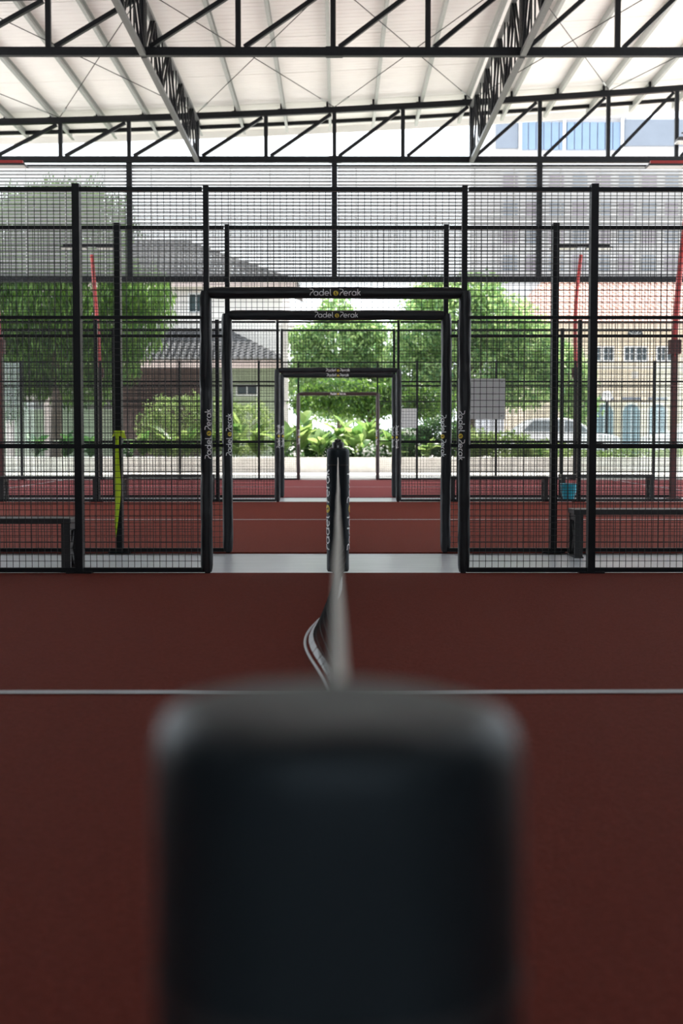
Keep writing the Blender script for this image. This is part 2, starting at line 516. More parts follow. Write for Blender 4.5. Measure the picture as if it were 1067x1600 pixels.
# roof trusses across the hall
NODE = [-0.1 + 1.95*i for i in range(-6, 7)]
def cross_truss(y, label):
    t = empty('roof_truss', (0, y, CHORD)); tag(t, label, 'truss', 'roof trusses across the hall')
    a, b = NODE[0], NODE[-1]
    MB().box(a, b, -0.075, 0.075, -0.085, 0.085).build('bottom_chord', M['black_steel'], t)
    mb = MB()
    for i in range(len(NODE)-1):
        for s in range(3):
            x0 = NODE[i] + 1.95*s/3; x1 = NODE[i] + 1.95*(s+1)/3
            n = len(mb.v); z0, z1 = top_h(x0), top_h(x1)
            mb.v += [(x0,-.075,z0-.085),(x1,-.075,z1-.085),(x1,.075,z1-.085),(x0,.075,z0-.085),(x0,-.075,z0+.08),(x1,-.075,z1+.08),(x1,.075,z1+.08),(x0,.075,z0+.08)]
            mb.f += [(n,n+3,n+2,n+1),(n+4,n+5,n+6,n+7),(n,n+1,n+5,n+4),(n+2,n+3,n+7,n+6)]
    mb.build('top_chord', M['black_steel'], t)
    for i, x in enumerate(NODE):
        MB().box(x-0.055, x+0.055, -0.05, 0.05, 0.086, top_h(x)-0.086).build('vertical', M['black_steel'], t)
        if i < len(NODE)-1:
            x1 = NODE[i+1]
            MB().bar((x+0.13, 0, 0.10), (x1-0.10, 0, top_h(x1)-0.12), 0.09, 0.11, (0,1,0)).build('diagonal', M['black_steel'], t)
    for x in (0.05,):
        MB().box(x-0.30, x+0.05, -0.09, 0.09, -0.095, 0.095).build('splice_plate', M['black_steel'], t)
    return t
cross_truss(TRN, 'nearer black steel truss crossing the top of the view under the white roof')
cross_truss(TRF, 'farther black steel truss just above the grey louver screen')

def long_truss(x, y0, y1, label):
    t = empty('roof_girder', (x, y0, CHORD)); tag(t, label, 'truss', 'lattice girders between the roof trusses')
    L = y1 - y0; h = top_h(x)
    MB().box(-0.06, 0.06, 0.09, L-0.09, -0.10, -0.02).build('bottom_chord', M['girder'], t)
    MB().box(-0.05, 0.05, 0.09, L-0.09, h-0.17, h-0.09).build('top_chord', M['girder'], t)
    n = 8; step = (L-0.4)/n
    for i in range(n+1):
        y = 0.2 + step*i
        for s in (-1, 1):
            MB().bar((s*0.035, y, -0.02), (s*0.035, y, h-0.17), 0.03, 0.05, (0,1,0)).build('vertical', M['black_steel'], t)
        if i < n:
            a, b = ((y+0.06, -0.02), (y+step-0.06, h-0.17)) if i % 2 == 0 else ((y+0.06, h-0.17), (y+step-0.06, -0.02))
            for s in (-1, 1):
                MB().bar((s*0.035, a[0], a[1]), (s*0.035, b[0], b[1]), 0.03, 0.05, (1,0,0)).build('diagonal', M['black_steel'], t)
    return t
M['girder'] = mat('grey_chord_steel', (0.10, 0.105, 0.105), 0.42, scale=10, var=0.15)  # girder chords are a lighter grey than their black webs
for x, side in ((NODE[4], 'left'), (NODE[8], 'right')):
    long_truss(x, TRN, TRF, 'dark lattice girder running from the nearer to the farther truss, %s of the two' % side)
    long_truss(x, 17.5, TRN, 'dark lattice girder cut by the top edge of the view, %s of the two' % side)

# ================================================================== louver screen under the far truss
LZ0, LZ1 = 5.70, 8.86
screen = empty('louver_screen', (0, TRF, 0))
tag(screen, 'large screen of grey horizontal louver slats hanging below the far truss', 'louver screen')
posts = [NODE[0], NODE[3], NODE[6], NODE[9], NODE[12]]
postm = MB().box(-0.08, 0.08, -0.06, 0.06, 5.705, 8.91).mesh('post', M['black_steel'])
for x in posts: link('post', postm, screen, (x, 0, 0))
MB().box(posts[0]-0.1, posts[-1]+0.1, -0.07, 0.07, 5.53, 5.70).build('bottom_beam', M['black_steel'], screen)
MB().box(posts[0]-0.1, posts[-1]+0.1, 0.03, 0.06, 8.82, 8.87).build('top_angle', M['black_steel'], screen)
bayw = posts[1]-posts[0]
Ls = 0.070
def slat_mesh(w):
    mb = MB()
    a = 0.70710678*Ls/2; t = 0.003
    # outer edge low, inner edge high, small turned lips
    prof = [(-a, a), (a, -a), (a, -a-0.008), (a-t, -a-0.008), (a-t, -a-t*0.4), (-a-t, a-t), (-a-t, a+0.006), (-a, a+0.006)]
    n = len(prof)
    for x in (-w/2, w/2):
        for (y, z) in prof: mb.v.append((x, y, z))
    for i in range(n):
        j = (i+1) % n
        mb.f.append((i, j, n+j, n+i))
    return mb.mesh('slat', M['slat'])
sm = slat_mesh(bayw-0.17)
for b in range(4):
    cx = (posts[b]+posts[b+1])/2
    z = LZ0 + 0.05
    while z < LZ1 - 0.03:
        link('slat', sm, screen, (cx, 0.0, z)); z += 0.0975
    for k in range(5):
        x = posts[b] + 0.62 + 1.13*k
        MB().box(x-0.014, x+0.014, 0.045, 0.06, LZ0, LZ1).build('stringer', M['stringer'], screen)

# ================================================================== court fences
_cache = {}
def wire_panel(x0, x1, z0, z1, pitch=0.05, w=0.0042):
    key = ('w', round(x1-x0, 3), round(z0, 3), round(z1, 3))
    if key in _cache: return _cache[key]
    mb = MB(); W_ = x1-x0
    h = w/2
    def strand(p, q, axis):
        n = len(mb.v)
        if axis == 'z':
            for (z) in (p[1], q[1]):
                mb.v += [(p[0]-h, -h, z), (p[0]+h, -h, z), (p[0]+h, h, z), (p[0]-h, h, z)]
        else:
            for (x) in (p[0], q[0]):
                mb.v += [(x, -h-w*0.8, p[1]-h), (x, -h-w*0.8, p[1]+h), (x, h-w*0.8, p[1]+h), (x, h-w*0.8, p[1]-h)]
        for i in range(4):
            j = (i+1) % 4
            mb.f.append((n+i, n+j, n+4+j, n+4+i))
    nx = int(round(W_/pitch)); nz = int(round((z1-z0)/pitch))
    for i in range(1, nx): strand((W_*i/nx, z0), (W_*i/nx, z1), 'z')
    for k in range(1, nz): strand((0, z0+(z1-z0)*k/nz), (W_, z0+(z1-z0)*k/nz), 'x')
    _cache[key] = mb.mesh('mesh_panel', M['black_wire'])
    return _cache[key]
def wrinkle(p, a, s):
    return a*(noise.noise((p[0]*s, p[1]*s, p[2]*s)) + 0.5*noise.noise((p[0]*s*2.7+5, p[1]*s*2.7, p[2]*s*2.7)))
def soft_tube(axis, c, a0, a1, r, seed, n=28, step=0.03, amp=0.006, ridge=0.35):
    "padding roll round a post (axis z) or a lintel (axis x) with soft creases and cinched ends"
    mb = MB(); m = int((a1-a0)/step)
    for i in range(m+1):
        t = a0 + (a1-a0)*i/m
        e = min(i, m-i)
        k = 1.0 if e > 2 else (0.80, 0.93, 0.985)[e]
        crease = 0.0
        for j in range(6):
            cpos = a0 + (a1-a0)*(((seed*0.37+j*0.173) % 1.0))
            crease -= 0.0045*math.exp(-((t-cpos)/0.018)**2)
        off = 0.004*noise.noise((seed*3.1, t*1.7, 0.3))
        for q in range(n):
            an = 2*math.pi*q/n
            p = (math.cos(an)*0.6+seed*7.3, math.sin(an)*0.6, t*(1.0))
            rr = (r + wrinkle(p, amp, 3.2) + crease*(0.5+0.5*math.sin(an*2+seed)))*k
            if axis == 'z': mb.v.append((c[0]+off+rr*math.cos(an), c[1]+rr*math.sin(an), t))
            else: mb.v.append((t, c[0]+rr*math.cos(an), c[1]+off+rr*math.sin(an)))
    for i in range(m):
        for q in range(n):
            q2 = (q+1) % n
            mb.f.append((i*n+q, i*n+q2, (i+1)*n+q2, (i+1)*n+q))
    mb.f.append(tuple(reversed(range(n)))); mb.f.append(tuple(m*n+q for q in range(n)))
    return mb
BAYS6 = [(-6,-4),(-4,-2),(-2,-1),(1,2),(2,4),(4,6)]
def fence(y, label, seed, bays=BAYS6, glass=False, cx=0.0, padm='pad'):
    f = empty('court_fence', (cx, y, 0)); tag(f, label, 'fence', 'mesh side fences of the courts')
    S = M['black_steel']
    xs_ = sorted({a for b in bays for a in b})
    for x in xs_:
        if abs(x) < 1.5:
            m = _cache.setdefault('post_in', MB().box(-0.021, 0.021, -0.03, 0.03, 0.0, 3.0).mesh('post', S))
        else:
            m = _cache.setdefault('post_out', MB().box(-0.028, 0.028, -0.05, 0.05, 0.0, 3.01).mesh('post', S))
        p = link('post', m, f, (x, 0.0, 0.012))
        bpm = _cache.setdefault('bp', MB().box(-0.10, 0.10, -0.07, 0.07, 0.0, 0.012).mesh('base_plate', S))
        if abs(x) > 1.5 : link('base_plate', bpm, p, (0, 0, 0.0))
    for (a, b) in bays:
        w = 0.03 if abs(a) > 1.5 and abs(b) > 1.5 else 0.03
        a_, b_ = a + w, b - w
        g2 = glass and min(abs(a), abs(b)) >= 6
        for z, h in ((0.035, 0.036), (1.0, 0.030), (2.0, 0.022), (2.985, 0.032)):
            if g2 and z < 1.5: continue
            if g2 and min(abs(a), abs(b)) >= 8 and z < 2.5: continue
            MB().box(a_, b_, -0.018, 0.018, z-h/2, z+h/2).build('rail', S, f)
        if g2:
            top = 2.97 if min(abs(a), abs(b)) >= 8 else 1.98
            g = MB().box(a_, b_, -0.006, 0.006, 0.03, top).build('glass_panel', M['glass'], f)
            if top < 2.5:
                tag(link('mesh_panel', wire_panel(a_, b_, 2.011, 2.969), f, (a_, 0.01, 0)), kind='stuff')
        else:
            tag(link('mesh_panel', wire_panel(a_, b_, 0.053, 2.969), f, (a_, 0.01, 0)), kind='stuff')
    # lintel of the doorway, mesh over it
    MB().box(-0.979, 0.979, -0.018, 0.018, 2.969, 3.001).build('rail', S, f)
    MB().box(-0.979, 0.979, -0.02, 0.02, 2.17, 2.21).build('lintel', S, f)
    tag(link('mesh_panel', wire_panel(-0.979, 0.979, 2.21, 2.969), f, (-0.979, 0.01, 0)), kind='stuff')
    # padding with the printed name
    r = 0.045
    pl = soft_tube('x', (0.0, 2.19), -0.985, 0.985, r, seed, amp=0.004).build('lintel_padding', M[padm], f, True)
    def on_lintel(u, v, lift):
        a = v/ (r+0.006)
        return Vector((u, -(r+0.0065+lift)*math.cos(a), 2.19 + (r+0.0065+lift)*math.sin(a)))
    lettering(pl, 0.395, on_lintel)
    for s in (-1, 1):
        pp = soft_tube('z', (s*1.006, 0.0), 0.02, 2.205, r+0.002, seed*2.3+s, amp=0.0055).build('post_padding', M[padm], f, True)
        def on_post(u, v, lift, s=s):
            # left post reads upward, right post reads downward
            c = 0.12 if s < 0 else -0.35
            R_ = r+0.0105+lift
            if s < 0: a = (-v)/R_ + 0.25; z = 1.10 + u
            else:     a = (v)/R_ - 0.42; z = 1.085 - u
            return Vector((s*1.0 + R_*math.sin(a), -R_*math.cos(a), z))
        lettering(pp, 0.385, on_post)
    return f
fence(F1, 'black mesh fence with padded doorway on the far side of the nearest court', 1.0, cx=-0.02)
fence(F2, 'black mesh fence with padded doorway on the near side of the middle court', 2.0, cx=-0.012)
fence(F3, 'black mesh fence with padded doorway on the far side of the middle court', 3.0)
fence(F4, 'black mesh fence with padded doorway on the near side of the farthest court', 4.0)
fence(F5, 'mesh fence with maroon padded doorway in front of the garden wall', 5.0,
      bays=[(-10,-8),(-8,-6)] + BAYS6 + [(6,8),(8,10)], glass=True, padm='pad_maroon')

# ================================================================== nets and net posts
def net_post(name, y, top, label, text=True, cap=True, group='padded net posts'):
    t = empty(name, (0, y, 0.012)); tag(t, label, 'net post', group)
    R = 0.0875
    MB().tube([(0,0,0.0),(0,0,top-0.03)], 0.045, 20).build('pole', M['black_steel'], t, True)
    # padded sleeve with a softly rounded rim
    mb = MB(); n = 56
    prof = [(0.082, 0.015), (R, 0.03)]
    zz = 0.06
    while zz < top-0.03:
        prof.append((R, zz)); zz += 0.03
    prof += [(R, top-0.022), (R-0.003, top-0.010), (R-0.010, top-0.003), (R-0.022, top), (0.05, top+0.001), (0.02, top+0.001)]
    for (r, z) in prof:
        for q in range(n):
            an = 2*math.pi*q/n
            d = wrinkle((math.cos(an)*0.5+y, math.sin(an)*0.5, z*1.2), 0.003, 3.0) if r > 0.07 else 0.0
            d2 = wrinkle((r*math.cos(an)*6+y, r*math.sin(an)*6, 0.0), 0.0022, 1.6) if z > top-0.012 else 0.0
            mb.v.append(((r+d)*math.cos(an), (r+d)*math.sin(an), z+d2))
    for i in range(len(prof)-1):
        for q in range(n):
            q2 = (q+1) % n
            mb.f.append((i*n+q, i*n+q2, (i+1)*n+q2, (i+1)*n+q))
    mb.f.append(tuple((len(prof)-1)*n+q for q in range(n)))
    mb.f.append(tuple(reversed(range(n))))
    s = mb.build('padded_sleeve', M['net_pad'], t, True)
    MB().lathe([(R+0.0012, top-0.135), (R+0.0020, top-0.132), (R+0.0020, top-0.128), (R+0.0012, top-0.125)], 56).build('sleeve_seam', M['black_plastic'], s, True)
    if cap:
        MB().lathe([(0.046, top+0.0), (0.046, top+0.040), (0.041, top+0.048), (0.028, top+0.050), (0.028, top+0.064), (0.022, top+0.070), (0.006, top+0.071)], 28).build('cap', M['black_plastic'], t, True)
        MB().box(-0.006, 0.006, -0.058, -0.044, top+0.006, top+0.022).build('latch_pin', M['galv'], t)
    if text:
        for s_ in (-1, 1):
            def on_sleeve(u, v, lift, s_=s_):
                R_ = R+0.0035+lift
                # baseline angle measured from the side that faces the camera
                a = (-math.radians(72) if s_ < 0 else math.radians(79)) - v/R_
                return Vector((R_*math.sin(a), -R_*math.cos(a), 0.50 + u))
            lettering(s, 0.63, on_sleeve, 0.21)
    return t
net_post('net_post', 0.645, 0.925, 'large blurred black padded net post right in front of the camera', cap=False, text=False)
net_post('net_post', F1-0.02, 0.975, 'black padded net post with white lettering at the far end of the net')

def net(ya, yb, label, bulge=True):
    t = empty('padel_net', (0, ya, 0)); tag(t, label, 'net')
    L = yb-ya
    def top_z(s): return 0.885 + 0.030*(2*s-1)**2 + (0.0 if s > .5 else 0.0)
    def off(y, z):
        if not bulge: return 0.0
        k = max(0.0, 1 - z/0.42)**1.5
        yy = y + ya
        return k*(-0.155*math.exp(-((yy-6.95)/1.12)**2)) + 0.055*math.exp(-((z-0.26)/0.14)**2)*math.exp(-((yy-9.0)/0.5)**2)
    # top tape: folded band, thin at the sides, rounded over the cable
    mb = MB(); N = 60
    prof = [(-0.0034, -0.055), (-0.0042, -0.004), (-0.0026, 0.0018), (0, 0.0030), (0.0026, 0.0018), (0.0042, -0.004), (0.0034, -0.055)]
    for i in range(N+1):
        s = i/N; y = L*s
        for (x, z) in prof: mb.v.append((x + 0.0015*noise.noise((y*1.3, 0.2, 0.1)), y, top_z(s)+z))
    n = len(prof)
    for i in range(N):
        for j in range(n-1): mb.f.append((i*n+j, i*n+j+1, (i+1)*n+j+1, (i+1)*n+j))
    mb.build('top_tape', M['tape'], t, True)
    # netting: knotted squares
    mb = MB(); ny = int(L/0.045); nz = 19; h = 0.0016
    def P(i, k):
        y = L*i/ny; s = i/ny
        z = 0.035 + (top_z(s)-0.05-0.035)*k/nz
        return Vector((off(y, z), y, z))
    def strand(pts, ax):
        base = len(mb.v)
        for p in pts:
            if ax == 'z': q = [(h,0,0),(0,h,0),(-h,0,0),(0,-h,0)]
            else: q = [(h,0,0),(0,0,h),(-h,0,0),(0,0,-h)]
            mb.v += [tuple(p+Vector(d)) for d in q]
        for i in range(len(pts)-1):
            for j in range(4):
                j2 = (j+1) % 4
                mb.f.append((base+i*4+j, base+i*4+j2, base+(i+1)*4+j2, base+(i+1)*4+j))
    for i in range(0, ny+1): strand([P(i, k) for k in range(0, nz+1, 2)] + [P(i, nz)], 'z')
    for k in range(nz+1): strand([P(i, k) for i in range(0, ny+1, 3)] + [P(ny, k)], 'y')
    tag(mb.build('netting', M['netting'], t), kind='stuff')
    # weighted hem: a cord along the floor and a laced white band just above it
    pts = [(off(L*i/120, 0.0)*1.06 - 0.006, L*i/120, 0.024) for i in range(121)]
    MB().tube(pts, 0.0065, 8).build('hem_cord', M['cord'], t, True)
    y = 0.06; rnd = random.Random(4)
    while y < L-0.2:
        ln = 0.13 + 0.12*rnd.random()
        mb = MB(); K = 5
        for i in range(K+1):
            yy = y + ln*i/K
            x0 = off(yy, 0.0)*1.03
            dx = 0.011 if bulge else 0.002
            mb.v += [(x0+dx*0.8, yy, 0.036), (x0+dx*2.6, yy, 0.060), (x0+dx*2.6+0.003, yy, 0.060), (x0+dx*0.8+0.003, yy, 0.036)]
        for i in range(K):
            for j in range(4):
                j2 = (j+1) % 4
                mb.f.append((i*4+j, i*4+j2, (i+1)*4+j2, (i+1)*4+j))
        mb.build('hem_band', M['cord'], t)
        y += ln + 0.022
    return t
net(0.735, F1-0.11, 'black net with cream top tape running away from the camera')

# the other two courts have the same net and posts, lined up straight behind
for (ya, yb, which) in ((F2, F3, 'middle'), (F4, F5, 'farthest')):
    net_post('net_post', ya+0.02, 0.97, 'near net post of the %s court, lined up behind the lettered net post' % which, text=False)
    net_post('net_post', yb-0.02, 0.97, 'far net post of the %s court, lined up behind the lettered net post' % which, text=False)
    net(ya+0.115, yb-0.115, 'net of the %s court, lined up edge-on behind the nearest net' % which, bulge=False)

# ================================================================== benches
def bench_proto():
    t = empty('bench', (0,0,0))
    Lb, D, H = 1.65, 0.34, 0.43
    top = MB()
    for k in range(2):
        pass
    o = MB().box(-Lb/2, Lb/2, -D/2, D/2, H-0.045, H).build('seat', M['bench'], t); bevel(o, 0.008)
    for s in (-1, 1):
        x = s*(Lb/2-0.045)
        lg = MB()
        lg.box(x-0.035, x+0.035, -D/2+0.01, -D/2+0.06, 0.0, H-0.045)
        lg.box(x-0.035, x+0.035, D/2-0.06, D/2-0.01, 0.0, H-0.045)
        lg.box(x-0.03, x+0.03, -D/2+0.06, D/2-0.06, H-0.10, H-0.045)
        lg.bar((x, -D/2+0.06, H-0.12), (x, D/2-0.06, 0.05), 0.05, 0.035, (1,0,0))
        lg.bar((x, -D/2+0.06, 0.05), (x, D/2-0.06, H-0.12), 0.05, 0.035, (1,0,0))
        lo = lg.build('leg', M['bench'], t)
        MB().box(x-0.04, x+0.04, -D/2-0.01, D/2+0.01, 0.0, 0.012).build('foot_plate', M['bench'], lo)
    return t
M['bench'] = mat('black_bench', (0.016, 0.017, 0.019), 0.45, scale=12, var=0.2)
bp = bench_proto()
spots = [(-2.12-0.825, F1+0.32, 'black bench by the nearest fence at the left edge of the view'),
         (2.10+0.825, F2-0.30, 'black bench beyond the nearest fence at the right edge of the view'),
         (-5.62+0.825-0.05, F3+0.30, 'far black bench in the left corner between the middle and farthest courts'),
         (-3.83+0.825, F4-0.32, 'far black bench left of the doorway, beside the green ribbon post'),
         (3.53-0.825, F3+0.30, 'far black bench just right of the doorway, beside the teal pot'),
         (3.92+0.825, F4-0.32, 'far black bench at right behind the teal pot')]
for i, (x, y, lab) in enumerate(spots):
    b = bp if i == 0 else copy_tree(bp)
    b.location = (x, y, 0.0); tag(b, lab, 'bench', 'black courtside benches')

# ================================================================== signs, ribbon, pot
def sign(x0, x1, z0, z1, y, label):
    b = empty('notice_board', ((x0+x1)/2, y, (z0+z1)/2)); tag(b, label, 'board', 'blank white boards on the fences')
    w, h = (x1-x0)/2, (z1-z0)/2
    o = MB().box(-w, w, -0.006, 0.006, -h, h).build('panel', M['board'], b); bevel(o, 0.003)
    for sx in (-1, 1):
        for sz in (-1, 1):
            MB().tube([(sx*(w-0.03), -0.011, sz*(h-0.03)), (sx*(w-0.03), 0.026, sz*(h-0.03))], 0.006, 8).build('bolt', M['galv'], b, True)
sign(1.10, 1.53, 1.24, 1.61, F2-0.045, 'blank white square board on the fence right of the big doorway')
sign(1.06, 1.40, 1.25, 1.60, F4-0.045, 'small distant blank white board right of the inner doorway')

def ribbon_thing():
    t = empty('safety_ribbon', (-2.012, F2-0.052, 0.0)); tag(t, 'yellow-green fabric ribbon tied to a fence post, hanging to a point', 'ribbon')
    # hanging tail: outline measured down its length (z, left, right)
    rows = [(1.120,-0.026,0.004),(1.06,-0.024,0.006),(0.99,-0.026,0.006),(0.90,-0.028,0.008),(0.80,-0.034,0.012),(0.72,-0.036,0.018),
            (0.65,-0.037,0.022),(0.58,-0.037,0.020),(0.50,-0.037,0.014),(0.42,-0.037,0.006),(0.34,-0.037,-0.002),(0.26,-0.036,-0.012),(0.20,-0.034,-0.020),(0.155,-0.032,-0.026)]
    mb = MB(); th = 0.002
    for (z, a, b) in rows:
        for k in range(5):
            x = a + (b-a)*k/4
            mb.v.append((x, -0.012 - 0.010*math.sin(k*1.5+z*9), z))
        for k in range(5):
            x = a + (b-a)*k/4
            mb.v.append((x, -0.012 - 0.010*math.sin(k*1.5+z*9)+th, z))
    m = 10
    for i in range(len(rows)-1):
        for k in range(4):
            mb.f.append((i*m+k, i*m+k+1, (i+1)*m+k+1, (i+1)*m+k)); mb.f.append((i*m+5+k, (i+1)*m+5+k, (i+1)*m+6+k, i*m+6+k))
        mb.f.append((i*m, (i+1)*m, (i+1)*m+5, i*m+5)); mb.f.append((i*m+4, i*m+9, (i+1)*m+9, (i+1)*m+4))
    mb.build('tail', M['hivis'], t, True)
    # loop round the post and the knot with two short ends
    mb = MB()
    for (z0, z1, e) in ((1.085, 1.135, 0.006),):
        mb.box(-0.040, 0.042, -0.012-e, -0.004, z0, z1); mb.box(0.030, 0.042, -0.004, 0.11, z0, z1); mb.box(-0.040, -0.030, -0.004, 0.11, z0, z1); mb.box(-0.040, 0.042, 0.106, 0.114, z0, z1)
    mb.build('loop', M['hivis'], t)
    for pts in ([(-0.055,1.075),(-0.030,1.130),(-0.006,1.135),(-0.020,1.095)], [(0.004,1.130),(0.060,1.115),(0.078,1.062),(0.040,1.068)]):
        o = MB().prism(pts, -0.030, -0.022).build('knot_end', M['hivis'], t); bevel(o, 0.003)
ribbon_thing()
pot = empty('plant_pot', (3.93, 23.0, 0.0)); tag(pot, 'teal glazed plant pot standing on the walkway beside a fence post', 'pot')
MB().lathe([(0.075,0.0),(0.085,0.01),(0.09,0.03),(0.10,0.06),(0.125,0.14),(0.137,0.22),(0.138,0.265),(0.145,0.275),(0.145,0.292),(0.136,0.296),(0.126,0.285),(0.122,0.24)], 32).build('body', M['teal'], pot, True)
MB().lathe([(0.005,0.236),(0.121,0.236),(0.121,0.241),(0.005,0.246)], 24).build('soil', M['soil'], pot)
MB().lathe([(0.085,0.0),(0.11,0.006),(0.115,0.016),(0.10,0.018)], 24).build('saucer', M['teal'], pot, True)

# ================================================================== light masts and floodlights
def mast(x, y, label, z0, far=False):
    sx = 1 if x > 0 else -1
    t = empty('light_mast', (x, y, z0)); tag(t, label, 'light mast', 'red curved court light masts')
    MB().box(-0.12, 0.12, -0.12, 0.12, 0.0, 0.015).build('base_plate', M['maroon'], t)
    o = MB().box(-0.055, 0.055, -0.055, 0.055, 0.015, 2.75).build('pole', M['maroon'], t); bevel(o, 0.008)
    pts = [(0.0, 0, 2.5), (0.0, 0, 2.8)]
    for i in range(1, 11):
        u = i/10
        dx = (0.25*u**1.4 if not far else -0.05*math.sin(u*math.pi)*1.0 + 0.10*u*u)
        if far and sx < 0: dx = 0.17*u**1.3
        pts.append((sx*dx, 0, 2.8 + 2.85*u))
    rad = [0.058]*2 + [0.056-0.010*i/10 for i in range(1, 11)]
    MB().tube(pts, rad, 10).build('arm', M['red_paint'], t, True)
    MB().box(-0.10, 0.10, -0.09, 0.09, 2.55, 2.80).build('bracket', M['maroon'], t)
    ex, ez = pts[-1][0], pts[-1][2]
    for k in (-1, 1):
        MB().bar((ex+k*0.03, 0, ez-0.05), (ex+k*0.05, 0, ez+0.21), 0.012, 0.012).build('hanger_rod', M['galv'], t)
    hm = M['red_paint'] if not far else M['black_steel']
    MB().box(ex-0.72, ex+0.72, -0.035, 0.035, ez+0.20, ez+0.26).build('cross_bar', hm, t)
    for k in (-1, 1):
        a, b = sorted((ex+k*0.12, ex+k*0.78))
        l = MB().box(a, b, -0.16, 0.16, ez+0.155, ez+0.185).build('lamp_housing', M['black_plastic'], t)
        MB().box(a+0.02, b-0.02, -0.14, 0.14, ez+0.150, ez+0.155).build('lamp_lens', M['lamp_glass'], l)
        MB().box((a+b)/2-0.02, (a+b)/2+0.02, -0.02, 0.02, ez+0.185, ez+0.20).build('clamp', M['galv'], l)
mast(5.93, F4-0.30, 'red light mast leaning out at the right edge of the view', 0.0)
mast(-5.97, F4-0.30, 'maroon foot of the light mast at the left edge of the view', 0.0)
mast(6.05, F5+0.20, 'distant red light mast on the right with a thin dark cross head', 0.05, True)
mast(-6.05, F5+0.20, 'distant red light mast on the left with a thin dark cross head', 0.05, True)
def floodlight(x, y, z, label):
    t = empty('floodlight', (x, y, z)); tag(t, label, 'floodlight', 'floodlights hung from the far truss')
    sx = 1 if x > 0 else -1
    mb = MB().prism([(-0.28,0.0),(0.28,0.0),(0.20,0.10),(-0.20,0.10)], -0.18, 0.18)
    h = mb.build('housing', M['black_plastic'], t)
    MB().box(-0.26, 0.26, -0.165, 0.165, -0.05, -0.001).build('lens', M['lamp_glass'], t)
    MB().box(-0.02, 0.02, -0.02, 0.02, 0.10, 0.22).build('stem', M['black_steel'], t)
    MB().box(-0.10, 0.10, -0.03, 0.03, 0.22, 0.25).build('yoke', M['black_steel'], t)
floodlight(9.78, TRF-0.45, 9.42, 'pale fronted floodlight hanging at the right edge above the louver screen')
floodlight(-9.82, TRF-0.45, 9.58, 'small floodlight peeping in at the left edge above the louver screen')

# ================================================================== planting
def leaf_cloud(blobs, count, size, seed, droop=0.0, aspect=0.42, shell=0.55):
    "one mesh of small folded leaves filling ellipsoids (cx,cy,cz,rx,ry,rz)"
    rnd = random.Random(seed); mb = MB()
    vol = [b[3]*b[4] + b[3]*b[5] + b[4]*b[5] for b in blobs]; tot = sum(vol)
    for b, vv in zip(blobs, vol):
        for _ in range(int(count*vv/tot)):
            while True:
                d = Vector((rnd.uniform(-1,1), rnd.uniform(-1,1), rnd.uniform(-1,1)))
                if 0.05 < d.length <= 1: break
            d.normalize()
            r = shell + (1-shell)*rnd.random()**0.6
            lump = 1 + 0.32*noise.noise((d.x*2.3+seed, d.y*2.3, d.z*2.3)) + 0.24*noise.noise((d.x*5+seed, d.y*5, d.z*5))
            c = Vector((b[0]+d.x*b[3]*r*lump, b[1]+d.y*b[4]*r*lump, b[2]+d.z*b[5]*r*lump))
            ax = Vector((rnd.gauss(0,1), rnd.gauss(0,1), rnd.gauss(0,0.7)-droop*2.2)).normalized()
            sd = ax.cross(Vector((rnd.gauss(0,1), rnd.gauss(0,1), rnd.gauss(0,1)))).normalized()
            nn = ax.cross(sd)
            L = size*(0.65+0.7*rnd.random()); w = L*aspect/2
            n = len(mb.v)
            mid = c + ax*L*0.45 - nn*L*0.05
            mb.v += [tuple(c), tuple(mid+sd*w+nn*L*0.06), tuple(c+ax*L), tuple(mid-sd*w+nn*L*0.06)]
            mb.f += [(n, n+1, n+2), (n, n+2, n+3)]
    return mb
def tree(name, label, trunk, blobs, count, size, mkey, seed, droop=0.0, group=None, branches=7, r0=0.16, aspect=0.42):
    t = empty(name, trunk); tag(t, label, 'tree', group)
    rnd = random.Random(seed)
    bx = [(b[0]-trunk[0], b[1]-trunk[1], b[2]-trunk[2], b[3], b[4], b[5]) for b in blobs]
    tag(leaf_cloud(bx, count, size, seed, droop, aspect).build('foliage', M[mkey], t), kind='stuff')
    cz = sum(b[2] for b in bx)/len(bx)
    top = (sum(b[0] for b in bx)/len(bx)*0.6, sum(b[1] for b in bx)/len(bx)*0.6, cz)
    MB().tube([(0,0,-0.1), (top[0]*0.15+0.05, top[1]*0.1, cz*0.35), (top[0]*0.5, top[1]*0.5, cz*0.7), top], [r0*1.25, r0, r0*0.8, r0*0.45], 10).build('trunk', M['bark'], t, True)
    for k in range(branches):
        b = bx[k % len(bx)]
        s = Vector((top[0]*0.5, top[1]*0.5, cz*(0.55+0.35*rnd.random())))
        e = Vector((b[0]+rnd.uniform(-.6,.6)*b[3], b[1]+rnd.uniform(-.6,.6)*b[4], b[2]+rnd.uniform(-.3,.6)*b[5]))
        m_ = s.lerp(e, 0.5) + Vector((0,0,0.25))
        MB().tube([s, m_, e], [r0*0.45, r0*0.3, r0*0.1], 7).build('branch', M['bark'], t, True)
    return t
G = 'garden and street trees behind the wall'
